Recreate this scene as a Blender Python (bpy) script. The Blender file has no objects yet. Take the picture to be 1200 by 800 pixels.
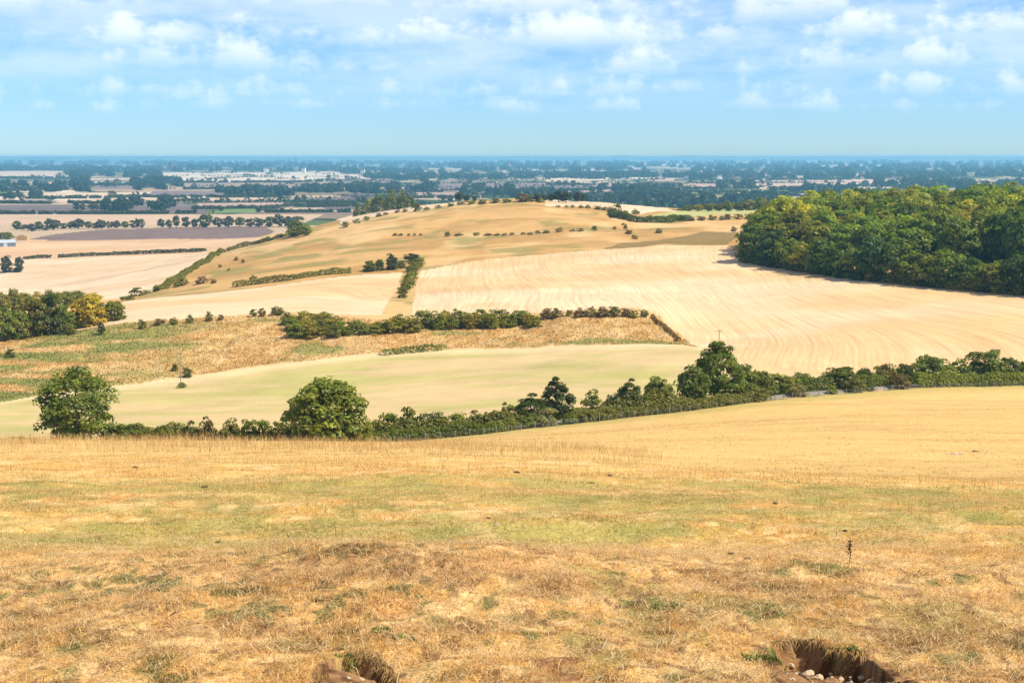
import bpy, bmesh, math, random
import numpy as np
from mathutils import Vector, Matrix

random.seed(11)
rng = np.random.default_rng(11)
scene = bpy.context.scene
COL = scene.collection

# ------------------------------------------------------------------ survey
# eye at the origin, looking along +Y and 7.69 degrees down; lens 48 mm
PITCH = math.radians(7.69)
F = 1600.0
CT, ST = math.cos(PITCH), math.sin(PITCH)
PLAIN = -105.0

def ray(px, py):
    a = (px - 600.0) / F
    b = (400.0 - py) / F
    return a, CT + b * ST, -ST + b * CT

def fix(px, py, d):
    x, y, z = ray(px, py)
    s = d / y
    return x * s, d, z * s

# ------------------------------------------------------------------ noise
LAT = rng.random((256, 256))
def vnoise(x, y):
    x = np.asarray(x, float); y = np.asarray(y, float)
    xi = np.floor(x).astype(int); yi = np.floor(y).astype(int)
    fx = x - xi; fy = y - yi
    fx = fx * fx * (3 - 2 * fx); fy = fy * fy * (3 - 2 * fy)
    x0 = xi & 255; x1 = (xi + 1) & 255; y0 = yi & 255; y1 = (yi + 1) & 255
    return (LAT[x0, y0] * (1 - fx) + LAT[x1, y0] * fx) * (1 - fy) + (LAT[x0, y1] * (1 - fx) + LAT[x1, y1] * fx) * fy

def fbm(x, y, o=4, g=0.5):
    s = 0.0; a = 1.0; t = 0.0
    for i in range(o):
        s = s + a * vnoise(x * 2 ** i + 17.3 * i, y * 2 ** i + 5.1 * i); t += a; a *= g
    return s / t

def sstep(a, b, x):
    t = np.clip((np.asarray(x, float) - a) / (b - a), 0, 1)
    return t * t * (3 - 2 * t)

# ------------------------------------------------------------------ terrain heights
# survey points of the land: (column, row, metres out)
S = []
def S_(*p): S.extend(p)
for px in (0, 300, 600, 900, 1200):
    S_((px, 800, 7.0), (px, 720, 9.0), (px, 662, 12.0), (px, 640, 15.5), (px, 600, 22))
S_((0, 560, 40), (300, 560, 40), (600, 560, 37), (900, 575, 31), (1200, 590, 27))
S_((0, 540, 60), (300, 540, 60), (0, 528, 78), (200, 528, 78), (300, 529, 77), (0, 518, 97), (200, 518.5, 97), (380, 521, 97))
S_((600, 540, 58), (800, 556, 45), (1000, 566, 40), (1200, 577, 35), (500, 533, 66))
S_((800, 551, 72), (1000, 558, 68), (1200, 568, 62), (600, 531, 82), (480, 526, 90))
S_((600, 520, 120), (600, 511, 190), (600, 505, 262), (800, 520, 130), (800, 500, 200), (800, 483, 285), (1000, 520, 125), (1000, 490, 200),
   (1000, 462, 325), (1200, 530, 115), (1200, 490, 200), (1200, 453, 365), (470, 518, 180), (430, 521, 250))
# hidden hollow behind the near crest
S_((380, 523, 180), (380, 523.5, 250), (200, 524, 180), (200, 523, 255), (0, 523, 180), (0, 522, 262), (90, 522, 262))
# valley floor: road side and meadow
S_((0, 515, 285), (200, 503, 298), (400, 500, 300), (600, 489, 300), (800, 466, 322), (1000, 450, 352), (1200, 441, 392))
S_((0, 470, 360), (150, 448, 400), (300, 430, 420), (450, 412, 440), (600, 407, 446), (800, 404, 436), (900, 428, 388),
   (300, 470, 352), (600, 450, 362), (800, 430, 380))
# rough bank
S_((0, 440, 405), (0, 400, 470), (150, 415, 440), (150, 380, 492), (300, 400, 462), (300, 370, 500), (450, 395, 462), (450, 374, 490),
   (600, 390, 468), (600, 370, 492), (760, 364, 492), (760, 385, 462), (810, 403, 442))
# stubble fields and the wood edge
S_((600, 335, 590), (600, 298, 735), (490, 317, 690), (490, 345, 570), (700, 292, 750), (780, 288, 755), (850, 287, 755), (860, 303, 665),
   (1000, 436, 382), (1000, 380, 462), (1000, 327, 575), (1200, 347, 505), (1200, 400, 425), (1200, 428, 402), (800, 340, 575), (800, 382, 480),
   (930, 317, 615), (900, 360, 510), (1100, 337, 540), (900, 410, 415))
S_((165, 375, 500), (240, 342, 650), (300, 335, 665), (440, 320, 685), (440, 366, 505), (100, 386, 490), (330, 345, 590))
# chalk hill
S_((470, 306, 740), (450, 300, 790), (600, 280, 905), (600, 262, 985), (600, 246, 1075), (600, 237, 1160), (600, 235.3, 1210),
   (330, 325, 690), (350, 300, 890), (400, 280, 985), (400, 263, 1120), (470, 256, 1130), (540, 243, 1170), (470, 280, 950), (520, 240.5, 1210),
   (700, 241, 1180), (740, 251, 1110), (800, 263, 1000), (860, 263, 985), (800, 285, 800), (750, 275, 900), (700, 266, 955),
   (640, 234.2, 1300), (690, 237.5, 1300), (740, 241.5, 1300), (790, 247.5, 1290), (860, 248, 1250), (930, 248, 1250), (860, 280, 800))
# left spur and the foot of the hill
S_((270, 294, 1075), (190, 340, 765), (150, 352, 705), (100, 331, 1040), (200, 312, 985), (0, 345, 930), (100, 305, 1330), (0, 330, 1120), (0, 305, 1370),
   (250, 299, 1140), (300, 288, 1230), (350, 276, 1370), (310, 276, 1720), (200, 270, 1950), (400, 257, 1420), (440, 249, 1380), (500, 242, 1290))
SW = []   # survey points already in world metres (x, y, z)
for px, py, d in S:
    SW.append(fix(px, py, d))
    if px == 0: SW.append(fix(-330, py, d))
    if px == 1200: SW.append(fix(1530, py, d))
for x in (-6, 0, 6):
    SW += [(x, 0, -1.7), (x, 3.5, -2.15), (x, -6, -1.3)]
def below(px, d, z):
    x, y, _ = fix(px, 250, d); SW.append((x, y, z))
for px, d, z in ((900, 720, -45), (1000, 720, -44), (1100, 650, -45), (1250, 620, -42), (1000, 850, -43), (1100, 850, -41), (1250, 850, -35), (1200, 720, -37), (900, 900, -48),
                 (1070, 1000, -40), (1200, 1000, -40), (950, 1000, -47), (1530, 850, -39), (1530, 1000, -40), (600, 1500, -60), (700, 1500, -58), (820, 1450, -56), (950, 1400, -56),
                 (500, 1500, -72), (450, 1600, -85), (600, 1750, -90), (800, 1750, -90), (1000, 1500, -70), (1200, 1400, -70), (1100, 1700, -95), (1300, 1700, -95),
                 (-330, 1700, -104), (0, 1700, -104), (100, 1600, -104), (450, 1850, -103), (900, 1850, -103)):
    below(px, d, z)
for px in range(-400, 1700, 200):
    below(px, 2050, PLAIN); below(px, 2500, PLAIN); below(px, 3200, PLAIN)
SW = np.array(SW)
W0 = 12.0
def uv_of(x, y):
    w = np.maximum(np.asarray(y, float) + W0, 0.5)
    return np.asarray(x, float) / w, np.log(w)
su, sv = uv_of(SW[:, 0], SW[:, 1])
stt = -SW[:, 2] / (SW[:, 1] + W0)
def tps_fit(u, v, t, lam=1e-5):
    n = len(u)
    r2 = (u[:, None] - u[None]) ** 2 + (v[:, None] - v[None]) ** 2 + 1e-12
    K = 0.5 * r2 * np.log(r2) + lam * np.eye(n)
    P = np.c_[np.ones(n), u, v]
    A = np.zeros((n + 3, n + 3)); A[:n, :n] = K; A[:n, n:] = P; A[n:, :n] = P.T
    return np.linalg.solve(A, np.r_[t, 0, 0, 0])
def tps_eval(c, u, v, cu, cv):
    u = np.asarray(u, float).ravel(); v = np.asarray(v, float).ravel(); n = len(cu)
    out = c[n] + c[n + 1] * u + c[n + 2] * v
    for i in range(n):
        r2 = (u - cu[i]) ** 2 + (v - cv[i]) ** 2 + 1e-12
        out += c[i] * 0.5 * r2 * np.log(r2)
    return out
TC = tps_fit(su, sv, stt, 4e-6)

# grid lines: fine near the eye, coarser out on the plain
def segs(*s):
    r = [np.array([math.log(s[0])])]
    for k in range(1, len(s), 2):
        a, st, b = r[-1][-1], s[k], math.log(s[k + 1])
        n = max(1, int(round((b - a) / st))); r.append(np.linspace(a, b, n + 1)[1:])
    return np.concatenate(r)
GV = segs(4, 0.03, 17.6, 0.0013, 21.2, 0.0028, 38, 0.008, 290, 0.0048, 1500, 0.012, 3212)
GU = np.concatenate([np.linspace(-0.8, -0.42, 50)[:-1], np.linspace(-0.42, 0.42, 1000), np.linspace(0.42, 0.8, 50)[1:]])
UU, VV = np.meshgrid(GU, GV)
WW = np.exp(VV); YY = WW - W0; XX = UU * WW
# coarse evaluation, bicubic-free: evaluate on a half grid then refine linearly
def heights():
    gu = np.linspace(-0.8, 0.8, 321); gv = np.linspace(GV[0], GV[-1], 561)
    u2, v2 = np.meshgrid(gu, gv)
    t = tps_eval(TC, u2, v2, su, sv).reshape(u2.shape)
    # smooth cubic (Catmull-Rom) lookup on the regular grid
    def cr(p0, p1, p2, p3, f):
        return p1 + 0.5 * f * (p2 - p0 + f * (2 * p0 - 5 * p1 + 4 * p2 - p3 + f * (3 * (p1 - p2) + p3 - p0)))
    fu = (GU - gu[0]) / (gu[1] - gu[0]); iu = np.clip(np.floor(fu).astype(int), 0, len(gu) - 2); du = fu - iu
    g = lambda k: t[:, np.clip(iu + k, 0, len(gu) - 1)]
    tu = cr(g(-1), g(0), g(1), g(2), du[None, :])
    fv = (GV - gv[0]) / (gv[1] - gv[0]); iv = np.clip(np.floor(fv).astype(int), 0, len(gv) - 2); dv = fv - iv
    h = lambda k: tu[np.clip(iv + k, 0, len(gv) - 1), :]
    return cr(h(-1), h(0), h(1), h(2), dv[:, None])
ZZ = -heights() * WW
k = sstep(1850, 2200, YY)
ZZ = ZZ * (1 - k) + PLAIN * k
ZZ = np.maximum(ZZ, PLAIN)
def lut(A, x, y):
    u, v = uv_of(x, y)
    fu = np.interp(u, GU, np.arange(len(GU))); fv = np.interp(v, GV, np.arange(len(GV)))
    i = np.clip(fu.astype(int), 0, len(GU) - 2); j = np.clip(fv.astype(int), 0, len(GV) - 2)
    a = fu - i; b = fv - j
    return (A[j, i] * (1 - a) + A[j, i + 1] * a) * (1 - b) + (A[j + 1, i] * (1 - a) + A[j + 1, i + 1] * a) * b
def H(x, y):
    z = lut(ZZ, x, y)
    return np.where(np.asarray(y) > 3180, PLAIN, z)
DS = np.exp(np.linspace(math.log(4.5), math.log(3100), 5000))
def at(px, py):
    """first ground point along a survey ray"""
    rx, ry, rz = ray(px, py)
    xs = rx / ry * DS; zs = rz / ry * DS
    hit = np.nonzero(zs <= H(xs, DS))[0]
    if len(hit):
        i = hit[0]
        if i == 0: return (xs[0], DS[0], float(H(xs[0], DS[0])))
        h0 = zs[i - 1] - H(xs[i - 1], DS[i - 1]); h1 = zs[i] - H(xs[i], DS[i])
        f = h0 / (h0 - h1); d = DS[i - 1] + f * (DS[i] - DS[i - 1])
        x = rx / ry * d
        return (x, d, float(H(x, d)))
    d = min(PLAIN / (rz / ry), 60000) if rz < 0 else 60000
    return (rx / ry * d, d, PLAIN)
def out_at(px, d, py=480):
    x, y, _ = fix(px, py, d)
    return (x, y, float(H(x, y)))
# ------------------------------------------------------------------ scene helpers
def tag(o, label=None, cat=None, group=None, kind=None):
    if label: o['label'] = label
    if cat: o['category'] = cat
    if group: o['group'] = group
    if kind: o['kind'] = kind
    return o

def np_mesh(name, V, Fq, attrs=None, smooth=False):
    """mesh from arrays; Fq is (n,3) or (n,4); attrs: name -> (n,) or (n,3) per point"""
    me = bpy.data.meshes.new(name)
    V = np.ascontiguousarray(V, np.float32); Fq = np.ascontiguousarray(Fq, np.int32)
    nf, k = Fq.shape
    me.vertices.add(len(V)); me.vertices.foreach_set('co', V.ravel())
    me.loops.add(nf * k); me.loops.foreach_set('vertex_index', Fq.ravel())
    me.polygons.add(nf); me.polygons.foreach_set('loop_start', np.arange(nf, dtype=np.int32) * k)
    me.polygons.foreach_set('loop_total', np.full(nf, k, np.int32))
    if smooth: me.polygons.foreach_set('use_smooth', np.ones(nf, bool))
    me.update(calc_edges=True)
    for n, a in (attrs or {}).items():
        a = np.asarray(a, np.float32)
        if a.ndim == 2:
            at_ = me.attributes.new(n, 'FLOAT_COLOR', 'POINT')
            at_.data.foreach_set('color', np.c_[a, np.ones(len(a), np.float32)].astype(np.float32).ravel())
        else:
            at_ = me.attributes.new(n, 'FLOAT', 'POINT'); at_.data.foreach_set('value', a.ravel())
    return me

def link(name, me, mat=None, parent=None):
    o = bpy.data.objects.new(name, me); COL.objects.link(o)
    if mat is not None and me is not None and not me.materials: me.materials.append(mat)
    if parent: o.parent = parent
    return o

def empty(name, loc):
    o = bpy.data.objects.new(name, None); COL.objects.link(o); o.location = loc
    o.empty_display_size = 0.5
    return o

def nodes(name):
    m = bpy.data.materials.new(name); m.use_nodes = True
    nt = m.node_tree; nt.nodes.clear()
    out = nt.nodes.new('ShaderNodeOutputMaterial')
    def N(t, **kw):
        n = nt.nodes.new(t)
        for k_, v in kw.items():
            if k_[0] == '_': setattr(n, k_[1:], v)
            else:
                n.inputs[int(k_[1:]) if k_[0] == 'i' and k_[1:].isdigit() else k_].default_value = v
        return n
    L = nt.links.new
    return m, N, L, out

def mathn(N, L, op, a, b=None, c=None):
    n = N('ShaderNodeMath', _operation=op)
    for i, v in enumerate((a, b, c)):
        if v is None: continue
        if isinstance(v, (int, float)): n.inputs[i].default_value = v
        else: L(v, n.inputs[i])
    return n.outputs[0]

def mixc(N, L, f, a, b, mode='MIX'):
    n = N('ShaderNodeMix', _data_type='RGBA', _blend_type=mode)
    for i, v in ((0, f), (6, a), (7, b)):
        if isinstance(v, (int, float)): n.inputs[i].default_value = v
        elif isinstance(v, tuple): n.inputs[i].default_value = v + (1,) if len(v) == 3 else v
        else: L(v, n.inputs[i])
    return n.outputs[2]

def ramp(N, L, f, stops):
    n = N('ShaderNodeValToRGB'); e = n.color_ramp.elements
    while len(e) < len(stops): e.new(0.5)
    for i, (p, c) in enumerate(stops):
        e[i].position = p; e[i].color = (c, c, c, 1) if isinstance(c, (int, float)) else tuple(c) + (1,)
    L(f, n.inputs[0]); return n.outputs[0]

def noise(N, L, vec, scale, detail=3, rough=0.55):
    n = N('ShaderNodeTexNoise', Scale=scale, Detail=detail, Roughness=rough); L(vec, n.inputs['Vector'])
    return n.outputs[0]

def ground_mat(name, fine=4.0, amt=0.35, big=0.05, bump=0.3, bdist=0.08, rows=None, rough=0.95):
    """albedo attribute broken up by noise; rows=(bands per s, strength, tramlines per s, their strength)"""
    m, N, L, out = nodes(name)
    A = N('ShaderNodeAttribute', _attribute_name='albedo'); P = N('ShaderNodeNewGeometry').outputs['Position']
    n1 = noise(N, L, P, fine, 5, 0.65); n2 = noise(N, L, P, big, 4, 0.6)
    f1 = mathn(N, L, 'MULTIPLY_ADD', n1, 2 * amt, 1 - amt); f2 = mathn(N, L, 'MULTIPLY_ADD', n2, 0.5, 0.75)
    f = mathn(N, L, 'MULTIPLY', f1, f2)
    c = A.outputs['Color']
    if rows:
        s = N('ShaderNodeAttribute', _attribute_name='s').outputs['Fac']
        l = N('ShaderNodeAttribute', _attribute_name='l').outputs['Fac']
        cv = N('ShaderNodeCombineXYZ'); L(mathn(N, L, 'MULTIPLY', s, rows[0]), cv.inputs[0]); L(mathn(N, L, 'MULTIPLY', l, 0.02), cv.inputs[1])
        r1 = noise(N, L, cv.outputs[0], 1.0, 3, 0.7)
        f = mathn(N, L, 'MULTIPLY', f, mathn(N, L, 'MULTIPLY_ADD', ramp(N, L, r1, [(0.3, 0.0), (0.7, 1.0)]), rows[1], 1 - rows[1] * 0.6))
        fr = mathn(N, L, 'FRACT', mathn(N, L, 'MULTIPLY', s, rows[2]))
        tl = ramp(N, L, fr, [(0.0, 0.0), (0.03, 1.0), (0.05, 1.0), (0.08, 0.0), (0.17, 0.0), (0.20, 0.9), (0.22, .9), (0.25, 0.0)])
        tl = mathn(N, L, 'MULTIPLY', tl, ramp(N, L, n2, [(0.35, 0.2), (0.6, 1.0)]))
        c = mixc(N, L, mathn(N, L, 'MULTIPLY', tl, rows[3]), c, (0.34, 0.2, 0.075))
    vm = N('ShaderNodeVectorMath', _operation='SCALE'); L(c, vm.inputs[0]); L(f, vm.inputs['Scale'])
    b = N('ShaderNodeBsdfPrincipled', Roughness=rough); b.inputs['Specular IOR Level'].default_value = 0.08
    L(vm.outputs[0], b.inputs['Base Color'])
    if bump:
        bp = N('ShaderNodeBump', Strength=bump, Distance=bdist); L(n1, bp.inputs['Height']); L(bp.outputs[0], b.inputs['Normal'])
    L(b.outputs[0], out.inputs[0])
    return m

def plain_mat(name, col, rough=0.8, amt=0.2, scale=3.0, metal=0.0, spec=0.3, bump=0.0):
    m, N, L, out = nodes(name)
    P = N('ShaderNodeTexCoord').outputs['Object']
    n1 = noise(N, L, P, scale, 4, 0.6)
    vm = N('ShaderNodeVectorMath', _operation='SCALE'); vm.inputs[0].default_value = col
    L(mathn(N, L, 'MULTIPLY_ADD', n1, 2 * amt, 1 - amt), vm.inputs['Scale'])
    b = N('ShaderNodeBsdfPrincipled', Roughness=rough, Metallic=metal); b.inputs['Specular IOR Level'].default_value = spec
    L(vm.outputs[0], b.inputs['Base Color'])
    if bump:
        bp = N('ShaderNodeBump', Strength=bump, Distance=0.05); L(n1, bp.inputs['Height']); L(bp.outputs[0], b.inputs['Normal'])
    L(b.outputs[0], out.inputs[0])
    return m

def leaf_mat(name, trans=0.38):
    """leaf colour = object colour x per-leaf attribute"""
    m, N, L, out = nodes(name)
    oc = N('ShaderNodeObjectInfo').outputs['Color']; A = N('ShaderNodeAttribute', _attribute_name='tone').outputs['Color']
    c = mixc(N, L, 1.0, oc, A, 'MULTIPLY')
    d = N('ShaderNodeBsdfDiffuse'); t = N('ShaderNodeBsdfTranslucent'); L(c, d.inputs[0])
    tc = mixc(N, L, 1.0, c, (1.25, 1.3, 0.6), 'MULTIPLY'); L(tc, t.inputs[0])
    mx = N('ShaderNodeMixShader'); mx.inputs[0].default_value = trans; L(d.outputs[0], mx.inputs[1]); L(t.outputs[0], mx.inputs[2])
    g = N('ShaderNodeBsdfGlossy', Roughness=0.45); g.inputs[0].default_value = (0.9, 0.95, 0.9, 1)
    m2 = N('ShaderNodeMixShader'); m2.inputs[0].default_value = 0.012; L(mx.outputs[0], m2.inputs[1]); L(g.outputs[0], m2.inputs[2])
    L(m2.outputs[0], out.inputs[0])
    return m

def blade_mat(name):
    m, N, L, out = nodes(name)
    c = N('ShaderNodeAttribute', _attribute_name='tone').outputs['Color']
    d = N('ShaderNodeBsdfDiffuse'); t = N('ShaderNodeBsdfTranslucent'); L(c, d.inputs[0]); L(c, t.inputs[0])
    mx = N('ShaderNodeMixShader'); mx.inputs[0].default_value = 0.35; L(d.outputs[0], mx.inputs[1]); L(t.outputs[0], mx.inputs[2])
    L(mx.outputs[0], out.inputs[0])
    return m

# ------------------------------------------------------------------ the land divided into fields
FEN = [(-330, 300), (-150, 280), (0, 268), (90, 264), (200, 258), (300, 252), (380, 248), (430, 250), (500, 254), (560, 258), (600, 263), (700, 273), (760, 281),
       (800, 286), (860, 300), (940, 317), (1000, 327), (1060, 340), (1200, 366), (1350, 398), (1530, 440)]
FX = np.array([out_at(p, d)[0] for p, d in FEN]); FY = np.array([d for _, d in FEN], float)
def fence_y(x): return np.interp(x, FX, FY)

def poly(pts): return np.array([at(px, py)[:2] for px, py in pts])
def inside(P, x, y):
    r = np.zeros(x.shape, bool)
    m = (x >= P[:, 0].min()) & (x <= P[:, 0].max()) & (y >= P[:, 1].min()) & (y <= P[:, 1].max())
    xs, ys = x[m], y[m]; q = np.zeros(xs.shape, bool); j = len(P) - 1
    for i in range(len(P)):
        xi, yi = P[i]; xj, yj = P[j]
        c = ((yi > ys) != (yj > ys)) & (xs < (xj - xi) * (ys - yi) / (yj - yi + 1e-12) + xi)
        q ^= c; j = i
    r[m] = q
    return r

MEADOW_TOP = [(-90, 475), (0, 471), (60, 462), (133, 452), (200, 443), (300, 429), (400, 417), (470, 411), (560, 408), (640, 406), (720, 404), (800, 404), (818, 407)]
BANK_TOP = [(-90, 404), (0, 398), (75, 390), (150, 378), (220, 373), (340, 367), (440, 375), (480, 375), (560, 372), (640, 366), (755, 362), (772, 370), (800, 394), (818, 407)]
STUB_BOT = [(818, 407), (880, 424), (935, 434), (1000, 437), (1100, 433), (1200, 430), (1320, 428)]
WOOD_EDGE = [(863, 302), (870, 306.5), (925, 316), (1000, 327), (1100, 337), (1200, 346), (1320, 357)]
P_bank = poly(BANK_TOP + MEADOW_TOP[::-1])
P_right = poly([(482, 375), (486, 345), (492, 317), (560, 305), (640, 297.5), (700, 292.5), (780, 288), (850, 287), (858, 292)] + WOOD_EDGE + STUB_BOT[::-1] + [(800, 394), (772, 370), (755, 362), (640, 366), (560, 372)])
P_mid = poly([(75, 390), (150, 378), (220, 373), (340, 367), (400, 369), (447, 370), (460, 345), (472, 319), (420, 322), (360, 329), (300, 337), (240, 344), (190, 348), (150, 353), (120, 365), (85, 380)])
P_L1 = poly([(-90, 355), (-90, 306), (0, 304), (120, 300), (240, 296), (262, 295), (246, 304), (225, 316), (205, 329), (185, 341), (150, 349), (60, 358)])
P_L2 = poly([(-90, 306), (0, 304), (120, 300), (240, 296), (268, 293), (308, 283), (300, 278), (200, 279.5), (60, 281.5), (33, 281), (12, 287), (-90, 297)])
P_L3 = poly([(33, 281), (60, 281.5), (200, 279.5), (300, 278), (322, 271), (310, 265.5), (200, 267), (120, 269), (60, 275)])
P_str = poly([(400, 264), (430, 256), (480, 248), (545, 238.5), (520, 238), (470, 243), (420, 250), (395, 257)])
P_str2 = poly([(637, 233.7), (680, 236), (740, 240.5), (792, 247.5), (745, 250), (700, 243.5), (640, 240)])
P_lawn = poly([(755, 252), (790, 248.5), (850, 245.5), (900, 246), (900, 250), (840, 252), (790, 256)])
P_slope_shade = poly([(690, 293), (735, 285), (775, 279), (830, 272), (866, 272), (866, 280), (850, 285.5), (800, 286.5), (750, 289)])
P_scr = poly([(908, 752), (930, 750), (955, 752), (985, 762), (1012, 768), (1040, 778), (1062, 796), (1075, 812), (905, 812), (903, 770)])
P_scl = poly([(366, 796), (380, 781), (400, 769), (425, 765), (445, 769), (456, 781), (468, 803), (366, 803)])
P_bare = poly([(618, 800), (628, 778), (650, 768), (672, 776), (680, 800), (660, 812), (630, 812)])

nr, nc = XX.shape
fx = 0.25 * (XX[:-1, :-1] + XX[1:, :-1] + XX[:-1, 1:] + XX[1:, 1:]); fy = 0.25 * (YY[:-1, :-1] + YY[1:, :-1] + YY[:-1, 1:] + YY[1:, 1:])
R_HILL, R_NEAR, R_VERGE, R_MEAD, R_BANK, R_RIGHT, R_MID, R_L1, R_L2, R_L3, R_STR, R_STR2, R_LAWN, R_WOOD, R_SOIL, R_PLAIN = range(16)
wob = (fbm(fx / 3, fy / 3, 3) - 0.5)
jx = fx + wob * np.clip(fy * 0.004, 0, 3); jy = fy + wob * np.clip(fy * 0.008, 0, 6)
reg = np.full(fx.shape, R_HILL)
reg[(fy > 1500) & (fx < -270 * fy / 1500)] = R_PLAIN
reg[fy > 1800] = R_PLAIN; reg[fy > 2120] = -1
reg[(fy > 560) & (fx > np.interp(fy, [560, 670, 760, 900, 1020], [250, 110, 135, 180, 240])) & (fy < 1020)] = R_WOOD
m_mead = (fy < 460)
reg[m_mead] = R_MEAD
for P, r in ((P_bank, R_BANK), (P_right, R_RIGHT), (P_mid, R_MID), (P_L1, R_L1), (P_L2, R_L2), (P_L3, R_L3), (P_str, R_STR), (P_str2, R_STR2), (P_lawn, R_LAWN)):
    reg[inside(P, jx, jy)] = r
fY = fence_y(fx)
reg[fy < fY + 14] = R_VERGE
reg[fy < fY] = R_NEAR
for P in (P_scr, P_scl, P_bare): reg[inside(P, fx + 0.22 * (fbm(fx * 9, fy * 9, 3) - 0.5), fy + 0.22 * (fbm(fx * 7, fy * 7, 3) - 0.5))] = R_SOIL

# ---- small relief laid on the survey surface
near = YY < fence_y(XX)
q = sstep(5, 20, YY) * (1 - sstep(60, 160, YY))
ZZ += np.where(near, (fbm(XX / 3.1, YY / 2.3, 4) - 0.5) * 0.45 * q, 0)
nf = 1 - sstep(14, 30, YY)
ZZ += .26 * np.exp(-((YY - 10.6) / 1.7) ** 2 - ((XX + .7) / 1.9) ** 2)
ZZ += nf * ((fbm(XX * 1.6, YY * 1.6, 3) - 0.5) * 0.14 + (fbm(XX * 6, YY * 6, 3) - 0.5) * 0.055)
inb = lambda P: inside(P, XX, YY)
bank_v = inb(P_bank)
ZZ += np.where(bank_v, (fbm(XX / 9, YY / 9, 4) - 0.5) * 1.6 + (fbm(XX / 2.5, YY / 2.5, 2) - 0.5) * 0.5, 0)
hill_v = (YY > 640) & (YY < 1350) & ~inb(P_right) & ~inb(P_mid)
ZZ += np.where(hill_v, (fbm(XX / 45, YY / 24, 4) - 0.5) * 4.5 * sstep(640, 760, YY), 0)
ZZ += np.where((YY > 300) & (YY < 700) & ~bank_v, (fbm(XX / 50, YY / 50, 3) - 0.5) * 0.7, 0)
# the soil scrapes: a steep back wall and a floor that runs out towards the eye
def scrape(back, depth, run, xf):
    global ZZ
    B = np.array([at(px, py)[:2] for px, py in back])
    x0, x1 = B[:, 0].min(), B[:, 0].max()
    m = (XX > x0 - 0.3) & (XX < x1 + 0.3) & (YY < 11)
    e = np.interp(XX[m], B[:, 0], B[:, 1]) + 0.26 * (fbm(XX[m] * 8, YY[m] * 5 + 3, 4) - 0.5)
    t = e - YY[m]
    fade = sstep(x0 - 0.02, x0 + xf, XX[m]) * (1 - sstep(x1 - xf, x1 + 0.02, XX[m]))
    ZZ[m] -= depth * fade * (.35 * sstep(0, 0.05, t) + .65 * sstep(.03, .17, t)) * (1 - sstep(0.12, run, t)) * (0.7 + 0.8 * (fbm(XX[m] * 7, YY[m] * 7, 3) - 0.5))
scrape([(903, 756), (930, 751), (955, 753), (985, 763), (1012, 769), (1040, 779), (1064, 798)], 0.27, 1.3, 0.08)
scrape([(366, 796), (380, 782), (400, 770), (425, 766), (445, 770), (456, 782), (466, 800)], 0.26, 0.6, 0.03)
scrape([(615, 805), (628, 781), (650, 770), (672, 779), (684, 805)], 0.03, 0.6, 0.1)

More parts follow.
